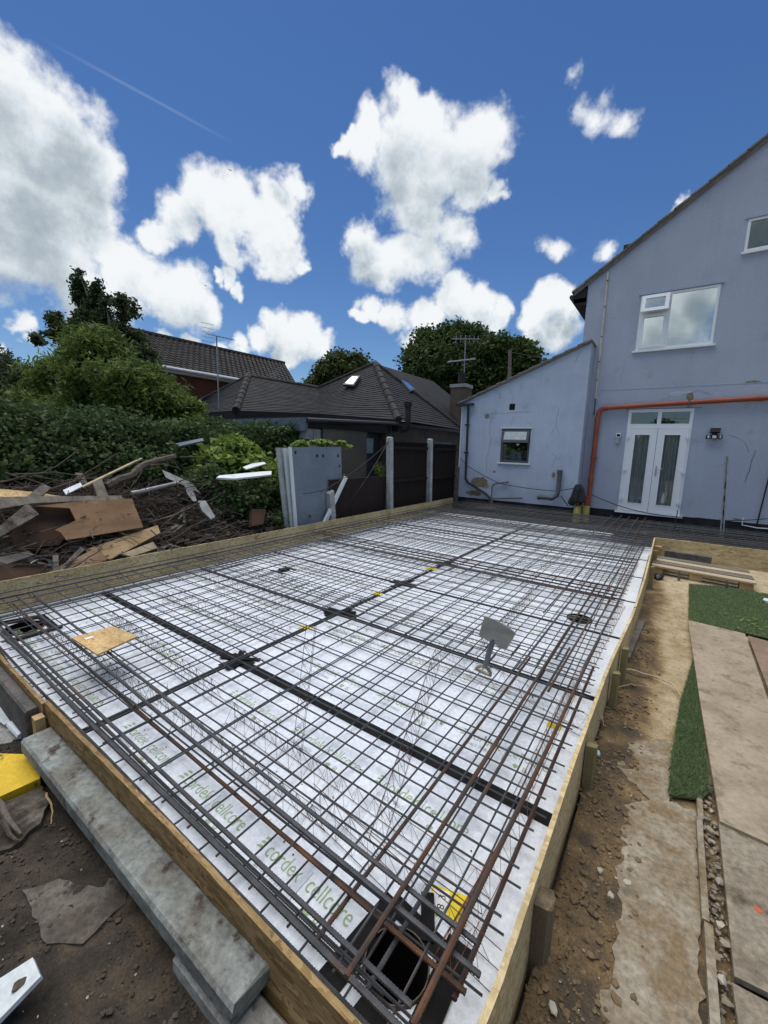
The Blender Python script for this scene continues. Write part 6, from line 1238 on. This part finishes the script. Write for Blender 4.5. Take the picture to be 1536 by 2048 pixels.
slabp([(-1.764,0.3021), (-1.682,0.4402), (-1.496,0.5437), (-1.421,0.5031), (-1.403,0.3679), (-1.496,0.2989)], .092, 'broken paving slab half covered by dark soil in the near left', 6)
slabp([(-3.506,0.4768), (-3.328,0.5815), (-2.811,0.5743), (-2.712,0.5282), (-2.919,0.3715)], .050, 'strip of pale concrete at the far left beside the gravel board', 7, m_='concrete')
wp = [(-1.451,0.1791,0.13), (-1.414,0.2526,0.155), (-1.344,0.2519,0.15), (-1.34,0.1544,0.125), (-1.375,0.1305,0.12)]
one(B().slab(wp, .015), 'white_offcut', 'white_sheet', 'muddy white plastic offcut at the bottom left corner', 'offcut')
c = (-1.38,0.2178,0.153); bd = B(); rock(bd, c, .022, random.Random(8), .5); one(bd, 'soil_lump', 'clod_dark', 'dark lump of soil lying on the white offcut', 'soil lump')
one(B().tube([(-2.947,0.545,0.09), (-2.784,0.553,0.085)], .018, 8), 'plastic_tube', 'white_trim', 'white plastic tube end lying by the gravel board', 'tube')
o = one(B().slab([(-3.444,0.563,0.1), (-3.279,0.5893,0.1), (-2.988,0.5758,0.08), (-2.984,0.5298,0.07), (-3.177,0.5056,0.07)], .01), 'plastic_sheet', 'white_sheet', 'torn white plastic beneath the gravel board at the left edge', 'plastic sheet')
branch([(-2.137,0.4842,0.14), (-2.083,0.4821,0.13), (-2.018,0.4735,0.125), (-1.966,0.4507,0.12)], .005, .002, 'timber', 'forked brown root beside the concrete post on dark soil')
t_ = thing('fallen_branch', 'broken branch reaching in at the left edge over the dark soil', 'branch', (-2.261,0.3258,0.16)); B().tube([(-2.409,0.2938,0.2), (-2.195,0.3438,0.16), (-2.094,0.3482,0.14), (-2.007,0.3636,0.12)], [.020, .016, .011, .005], 8).build('wood', 'timber_grey', t_, True); B().tube([(-2.114,0.3328,0.145), (-2.03,0.3353,0.125), (-1.98,0.3461,0.12)], [.010, .008, .004], 6).build('fork', 'twig_dark', t_, True)
if 0: one(slabmesh((-.75, .40, 0), (-.55, .44, 0), .10, .05, .11, 8, .01, 9), 'rubble', 'concrete', 'small lump of broken concrete by the end of the lower post', 'rubble')
# ------------------------------------------------------------------ debris pile behind the left form
def dboard(name, m, pts, t, label, cat='plank', kids=None):
    a_ = np.array(pts); k_ = np.linalg.lstsq(np.c_[np.ones(len(a_)), a_[:, 1:]], a_[:, 0], rcond=None)[0]; pts = [(float(k_[0]+k_[1]*p[1]+k_[2]*p[2]), p[1], p[2]) for p in pts]
    return one(B().slab(pts, t), name, m, label, cat)
x_ = -5.75
DB = [
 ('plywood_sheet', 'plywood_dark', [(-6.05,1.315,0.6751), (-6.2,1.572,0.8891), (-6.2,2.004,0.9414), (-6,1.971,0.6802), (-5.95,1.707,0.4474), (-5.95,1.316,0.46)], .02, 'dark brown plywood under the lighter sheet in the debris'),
 ('plywood_sheet', 'plywood', [(-6.02,1.554,0.9161), (-6.05,1.953,0.9352), (-6.02,2.588,0.9215), (-5.72,2.59,0.559), (-5.74,2.083,0.5409), (-5.76,1.732,0.5277), (-5.8,1.703,0.6165), (-5.84,1.655,0.6479), (-5.9,1.888,0.7227), (-5.97,1.87,0.8647)], .018, 'big torn sheet of brown plywood lying on the front of the debris'),
 ('plank', 'timber_grey', [(-6.15,1.158,1.02), (-6.1,2.485,0.9363), (-6.05,2.499,0.8922), (-6.05,1.54,0.9261), (-6,1.116,0.8867)], .05, 'long grey plank lying along the top of the brown plywood'),
 ('plank', 'osb_fresh', [(-6.35,1.206,1.111), (-6.35,1.6,1.042), (-6.3,1.92,0.9583), (-6.2,1.887,0.939), (-6.2,1.167,1.014)], .03, 'bright orange-brown board edge at the left behind the grey plank'),
 ('plank', 'timber_grey', [(-6.1,1.462,0.981), (-6.3,1.71,1.136), (-6.25,1.771,1.081), (-6.1,1.584,0.964)], .04, 'broken pale stub of timber sticking up left of the white strip'),
 ('rotten_frame', 'concrete_dirty', [(-5.85,1.15,0.7166), (-6.05,1.487,0.943), (-5.95,1.55,0.8189), (-5.9,1.461,0.7781), (-5.75,1.162,0.6426)], .04, 'rotten white timber frame corner at the left edge of the debris'),
 ('plank', 'timber', [(-5.72,1.91,0.3797), (-5.8,2.805,0.5383), (-5.7,2.791,0.4484), (-5.55,2.094,0.247), (-5.6,1.878,0.3022)], .03, 'orange-brown plank leaning up to the right above the form'),
 ('plank', 'plywood', [(-5.45,1.428,0.2447), (-5.6,2.001,0.4139), (-5.45,2.019,0.2692), (-5.42,1.692,0.2338)], .03, 'brown board end lying low behind the form'),
 ('plank', 'timber_pale', [(-5.55,2.215,0.2924), (-5.65,2.661,0.352), (-5.6,2.678,0.274), (-5.5,2.318,0.2414)], .03, 'pale board end to the right of the leaning brown plank'),
 ('plank', 'timber_grey', [(-6.3,2.236,1.132), (-6.35,2.368,1.162), (-6.1,2.34,0.9417), (-6.05,2.209,0.9184)], .03, 'short grey plank standing below the long stick'),
 ('plank', 'timber_grey', [(-6.9,2.257,1.221), (-6.9,2.346,1.204), (-6.7,2.343,1.041), (-6.7,2.263,1.011)], .03, 'small dark plank near the middle of the brushwood'),
 ('white_strip', 'upvc', [(-6.2,1.886,1.065), (-6.25,2.09,1.144), (-6.2,2.097,1.102), (-6.15,1.898,1.012)], .02, 'short bright white strip on the brushwood'),
 ('metal_sheet', 'metal_sheet', [(-6.5,3.276,1.271), (-6.35,3.651,1.06), (-6.2,3.717,0.8893), (-6.3,3.513,1.023), (-6.45,3.283,1.157)], .006, 'bent grey metal sheet at the top right of the debris'),
 ('metal_sheet', 'metal_sheet', [(-6.3,3.505,1.039), (-6.3,3.612,1.017), (-6.1,3.585,0.797), (-6.1,3.519,0.7951), (-6.2,3.483,0.9069)], .006, 'strip of sheet metal hanging from the bent sheet'),
 ('grey_roll', 'metal_sheet', [(-6,3.525,0.7887), (-6,3.642,0.7859), (-5.8,3.686,0.5492), (-5.8,3.608,0.5117), (-5.9,3.525,0.6431)], .05, 'grey flattened tube lying at the right of the debris'),
 ('dark_sheet', 'concrete_dark', [(-5.7,1.056,0.4451), (-5.75,1.383,0.4639), (-5.65,1.402,0.4266), (-5.55,1.019,0.3761)], .012, 'dark grey sheet at the lower left of the debris'),
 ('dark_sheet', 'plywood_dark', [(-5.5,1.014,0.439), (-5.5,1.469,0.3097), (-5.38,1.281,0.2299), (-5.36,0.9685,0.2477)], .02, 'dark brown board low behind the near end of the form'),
 ('plank', 'timber_grey', [(-5.55,1.537,0.4169), (-5.55,1.587,0.4126), (-5.42,1.541,0.2691), (-5.42,1.491,0.2639)], .02, 'narrow upright grey slat right of the white bowl pieces'),
 ('plank', 'timber_grey', [(-5.4,1.513,0.2741), (-5.6,1.817,0.4479), (-5.6,1.855,0.4166), (-5.38,1.551,0.2634)], .02, 'thin dark plank slanting up behind the form'),
 ('white_board', 'white_trim', [(-6.1,3.957,1.16), (-6.1,4.806,1.197), (-6.05,5.036,1.201), (-5.95,4.929,1.147), (-5.95,4.141,1.112), (-5.95,3.867,1.133)], .03, 'long white plastic board lying on the vine below the smaller one'),
 ('white_board', 'white_trim', [(-6.2,4.502,1.288), (-6.25,4.762,1.343), (-6.25,5.019,1.366), (-6.2,5.012,1.341), (-6.1,4.646,1.281), (-6.1,4.51,1.259)], .02, 'smaller white plastic board above the long one'),
 ('blue_board', 'fascia', [(-7.2,3.886,1.653), (-7.2,4.389,1.764), (-7.1,4.356,1.719), (-7.1,3.856,1.603)], .03, 'slate-blue board lying on the ivy at the top of the pile'),
 ('brown_box', 'plywood_dark', [(-5.75,4.292,0.5993), (-5.75,4.579,0.5678), (-5.6,4.413,0.3466), (-5.6,4.172,0.347)], .08, 'dark brown block sitting in the weeds behind the form')]
for nm, m_, pts, t_h, lab in DB: dboard(nm, m_, pts, t_h, lab)
one(B().bar((-6.9,3.16,1.433), (-6.2,2.086,1.096), .045, .02), 'long_batten', 'timber_pale', 'long straight pale batten rising to the right over the brushwood', 'timber')
one(B().tube([(-6.05,2.606,0.9999), (-6.1,2.78,1.011), (-6.3,3.395,1.077)], [.026, .030, .030], 10), 'grey_tube', 'metal_sheet', 'grey tube lying under the bent metal sheet', 'tube')
one(B().hexa([(-6.5,4.165,1.056), (-6.5,4.564,1.036), (-6.4,4.561,0.5152), (-6.4,4.158,0.5586)], [(-6.7,4.315,1.071), (-6.7,4.728,1.052), (-6.6,4.727,0.5133), (-6.6,4.31,0.5565)]), 'concrete_stump', 'concrete_dark', 'dark concrete stump overgrown with ivy below the long white board', 'post')
# curved white shells
for k, (p, lab) in enumerate((((-5.5,1.258,0.3304), 'curved white bowl fragment at the lower left of the debris'), ((-5.5,1.411,0.3957), 'smaller cracked white shell leaning on the bowl fragment'))):
    bd = B(); r_ = (.17, .11)[k]; n_ = 12; V = []
    for j in range(5):
        for i in range(n_): a = -.4+3.4*i/(n_-1); e_ = .15+j*.30; V.append((p[0]+.12*math.cos(e_)-.08, p[1]+r_*math.cos(a)*math.cos(e_*.5), p[2]-.05+r_*.75*math.sin(a)*math.cos(e_*.6)))
    bd.add(V, [(j*n_+i, j*n_+i+1, (j+1)*n_+i+1, (j+1)*n_+i) for j in range(4) for i in range(n_-1)]); one(bd, 'white_shell', 'white_sheet', lab, 'bowl fragment', smooth=True)
# log and branches
lg = branch([(-6.3,2.41,1.088), (-6.35,2.552,1.146), (-6.4,2.772,1.197), (-6.5,2.911,1.296), (-6.6,3.143,1.384), (-6.7,3.59,1.471)], .058, .045, 'bark', 'thick bent log lying across the top of the debris', 'log', 'log')
BR = [([(-6.8,1.435,1.151),(-6.74,1.718,1.237),(-6.83,2.055,1.137),(-6.75,2.508,1.171)],0.013),([(-6.5,1.361,1.058),(-6.44,1.534,1.111),(-6.53,1.902,1.049),(-6.45,2.092,1.01)],0.01),([(-6.5,1.426,1.292),(-6.44,1.636,1.197),(-6.53,2.007,1.009),(-6.45,2.084,0.9102)],0.01),([(-6.8,1.731,1.201),(-6.74,1.987,1.326),(-6.83,2.256,1.523),(-6.75,2.291,1.56)],0.009),([(-6.7,1.514,1.247),(-6.64,1.952,1.267),(-6.73,2.376,1.178),(-6.65,2.658,1.098)],0.012),([(-6.6,2.153,1.162),(-6.54,2.378,1.328),(-6.63,2.69,1.511),(-6.55,2.711,1.535)],0.007),([(-6.3,2.779,1.153),(-6.24,2.693,1.055),(-6.33,2.646,0.9442),(-6.25,2.513,0.8921)],0.006),([(-6.3,2.889,1.292),(-6.24,2.75,1.123),(-6.33,2.772,1.043),(-6.25,2.693,0.9833)],0.008),([(-6.5,3.095,1.389),(-6.44,3.294,1.466),(-6.53,3.494,1.382),(-6.45,3.526,1.267)],0.01),([(-6.4,3.045,1.357),(-6.34,3.238,1.372),(-6.43,3.516,1.284),(-6.35,3.675,1.204)],0.008),([(-6.5,3.564,1.478),(-6.44,3.869,1.464),(-6.53,4.197,1.373),(-6.45,4.28,1.115)],0.012),([(-6.3,4.18,1.129),(-6.24,4.182,0.9623),(-6.33,4.142,0.8286),(-6.25,3.947,0.7668)],0.01),([(-5.95,2.919,0.4874),(-5.89,3.269,0.7484),(-5.98,3.733,0.8116),(-5.9,3.951,0.9224)],0.01),([(-5.8,3.015,0.3841),(-5.74,3.326,0.4954),(-5.83,3.629,0.5605),(-5.75,3.841,0.6647)],0.01),([(-5.9,2.762,0.5878),(-5.84,3.087,0.6626),(-5.93,3.45,0.7641),(-5.85,3.485,0.8074)],0.014),([(-5.5,2.15,0.4718),(-5.44,2.298,0.5192),(-5.53,2.507,0.3379),(-5.45,2.593,0.3017)],0.005),([(-5.6,2.616,0.5447),(-5.54,2.773,0.3569),(-5.63,3.033,0.4062),(-5.55,3.126,0.2202)],0.008),([(-5.6,3.559,0.3659),(-5.54,3.87,0.4866),(-5.63,4.418,0.445),(-5.55,4.782,0.4529)],0.006),([(-5.5,4.734,0.1105),(-5.44,5.149,0.1908),(-5.53,5.76,0.2363),(-5.45,5.958,0.2705)],0.005),([(-5.6,1.117,0.5039),(-5.54,1.223,0.5201),(-5.63,1.364,0.449),(-5.55,1.65,0.3765)],0.006),([(-5.6,1.281,0.5531),(-5.54,1.384,0.4609),(-5.63,1.507,0.5919),(-5.55,1.365,0.7103)],0.004),([(-5.55,1.976,0.4021),(-5.49,2.067,0.5187),(-5.58,2.241,0.5073),(-5.5,2.375,0.3999)],0.005),([(-5.4,1.497,0.1816),(-5.34,1.77,0.3603),(-5.43,1.959,0.4257),(-5.35,1.957,0.4694)],0.01),([(-6,4.513,1.091),(-5.94,4.438,0.7538),(-6.03,4.414,0.3955),(-5.95,4.25,0.2531)],0.005),]
BL_ = ['dead branch rising along the back of the heap at far left', 'dead branch low at far left above the orange board edge', 'dead branch sloping down from far left to the timber stub', 'dead branch sticking up steeply above the short grey plank', 'dead branch long and level across the back of the heap', 'dead branch thin and upright, tip against the ivy', 'dead branch thin, curling under the log', 'dead branch twisting below the middle of the log', 'dead branch forking from the top end of the log', 'dead branch running from the log toward the bent metal sheet', 'dead branch arching over the bent metal sheet', 'dead branch drooping at the edge of the vine', 'dead branch slanting below the grey tube toward the ivy', 'dead branch low, parallel to the form behind the flattened tube', 'dead branch thick and dark in the hollow under the metal sheet', 'dead branch thin, looping over the leaning brown plank', 'dead branch crossing low just behind the form near the pale board end', 'dead branch lying in the weeds left of the grey board', 'dead branch thin, touching the foot of the grey board', 'dead branch behind the white bowl fragment', 'dead branch curving over the dark grey sheet at lower left', 'dead branch thin, above the leaning brown plank', 'dead branch dark, slanting up from the form near the camera end', 'dead branch hanging down in front of the overgrown stump']
for i, (pts_, r_) in enumerate(BR): branch(pts_, r_, r_*.45, ["twig", "bark", "twig"][i % 3], BL_[i], "dead_branch", "branch", "dead branches in the debris")

rg = random.Random(77); bd = B(); bd2 = B(); bd3 = B()
for i in range(2400):
    y = rg.uniform(.6, 5.2); x = rg.uniform(-7.9, -5.45); z = gh(x, y)+rg.uniform(-.02, .16); 
    if rg.random() < .45: y = rg.uniform(1.2, 4.6); x = rg.uniform(-7.8, -6.2); z = gh(x, y)+rg.uniform(0, .38)
    L_ = rg.uniform(.15, .75); a = rg.gauss(1.2, .9); s = rg.gauss(0, .28); d = Vector((math.cos(a), math.sin(a), s))*L_; p = Vector((x, y, z)); k = Vector((rg.gauss(0, .05), rg.gauss(0, .05), rg.gauss(.02, .05)))
    r_ = rg.uniform(.003, .010); (bd, bd2, bd3)[i % 3].tube([p, p+d*.35+k, p+d*.7-k*.4, p+d], [r_, r_*.85, r_*.6, r_*.3], 5)
tag(bd.build('brushwood', 'twig', None, True, loc=(-6.5, 3, 0)), kind='stuff'); tag(bd2.build('brushwood', 'twig_dark', None, True, loc=(-6.5, 3, 0)), kind='stuff'); tag(bd3.build('brushwood', 'bark', None, True, loc=(-6.5, 3, 0)), kind='stuff')
leaves('dead_leaves', 'leaf_vine', None, [(-6.6, 3, .65, .9, 1.8, .3), (-6.0, 2.4, .30, .5, 1.6, .15), (-5.8, 4.6, .2, .3, .8, .1)], 350, .04, .025, 61, .1, .2, .6, loc=(0, 0, 0))['kind'] = 'stuff'
bd = B(); rg = random.Random(12)
for i in range(420):
    y = rg.uniform(.7, 5.0); x = rg.uniform(-7.4, -5.4); z = gh(x, y)+rg.uniform(0, .14); a = rg.gauss(1.3, .8); L_ = rg.uniform(.06, .28); d = Vector((math.cos(a)*.8, math.sin(a), rg.gauss(0, .3)))*L_
    bd.bar((x, y, z), Vector((x, y, z))+d, rg.uniform(.012, .05), rg.uniform(.004, .015), (rg.gauss(0, .3), rg.gauss(0, .3), 1))
tag(bd.build('wood_splinters', 'timber_grey', None, loc=(-6.4, 3, 0)), kind='stuff')
# birds
for k, (px_, s) in enumerate((((-84.058,60,58.743), .35), ((-110.26,70,43.871), .45))):
    p = Vector(px_); o = thing('bird', ['distant dark bird high above the middle cloud', 'distant bird gliding below the left cloud bank'][k], 'bird', px_, 'birds in the sky')
    B().tube([p-Vector((s*.5, 0, 0)), p, p+Vector((s*.6, 0, .02))], [.02, s*.16, .03], 6).build('body', 'bird', o, True)
    for sg in (-1, 1): B().slab([p+Vector((-s*.1, 0, 0)), p+Vector((s*.2, 0, 0)), p+Vector((s*.1+.1*s*sg, sg*s*.5, s*.35)), p+Vector((-s*.2+.9*s*sg*.5, sg*s, s*.3))], .02, (0, 0, 1)).build('wing', 'bird', o)

# fence and trees added unseen behind the camera to cover the reflected horizon
t_ = thing('added_rear_fence', 'dark board fence at the far end of the garden behind the viewer', 'fence', (-2, -9, 0))
for i in range(60): B().box(-14+.4*i, -13.62+.4*i, -9.02, -9.0, 0, 1.8).build('board', 'fence_brown', t_)
for k, (x, y, r_) in enumerate(((-11, -14, 2.2), (-5.5, -16, 2.4), (-1.5, -14, 2.2), (2.2, -13, 2.3), (6, -15, 2.4), (11, -17, 2.6))):
    tree(f'round green tree beyond the rear fence, {["first", "second", "third", "fourth", "fifth", "sixth"][k]} from the debris side', (x, y, 0), [(x, y, 2.0, r_, r_, 1.8), (x+.6, y, 3.4, r_*.6, r_*.6, 1.1)], 'leaf_maple', 4000, .3, .22, 70+k, .2, .2, .3, 120, group='trees behind the rear fence')
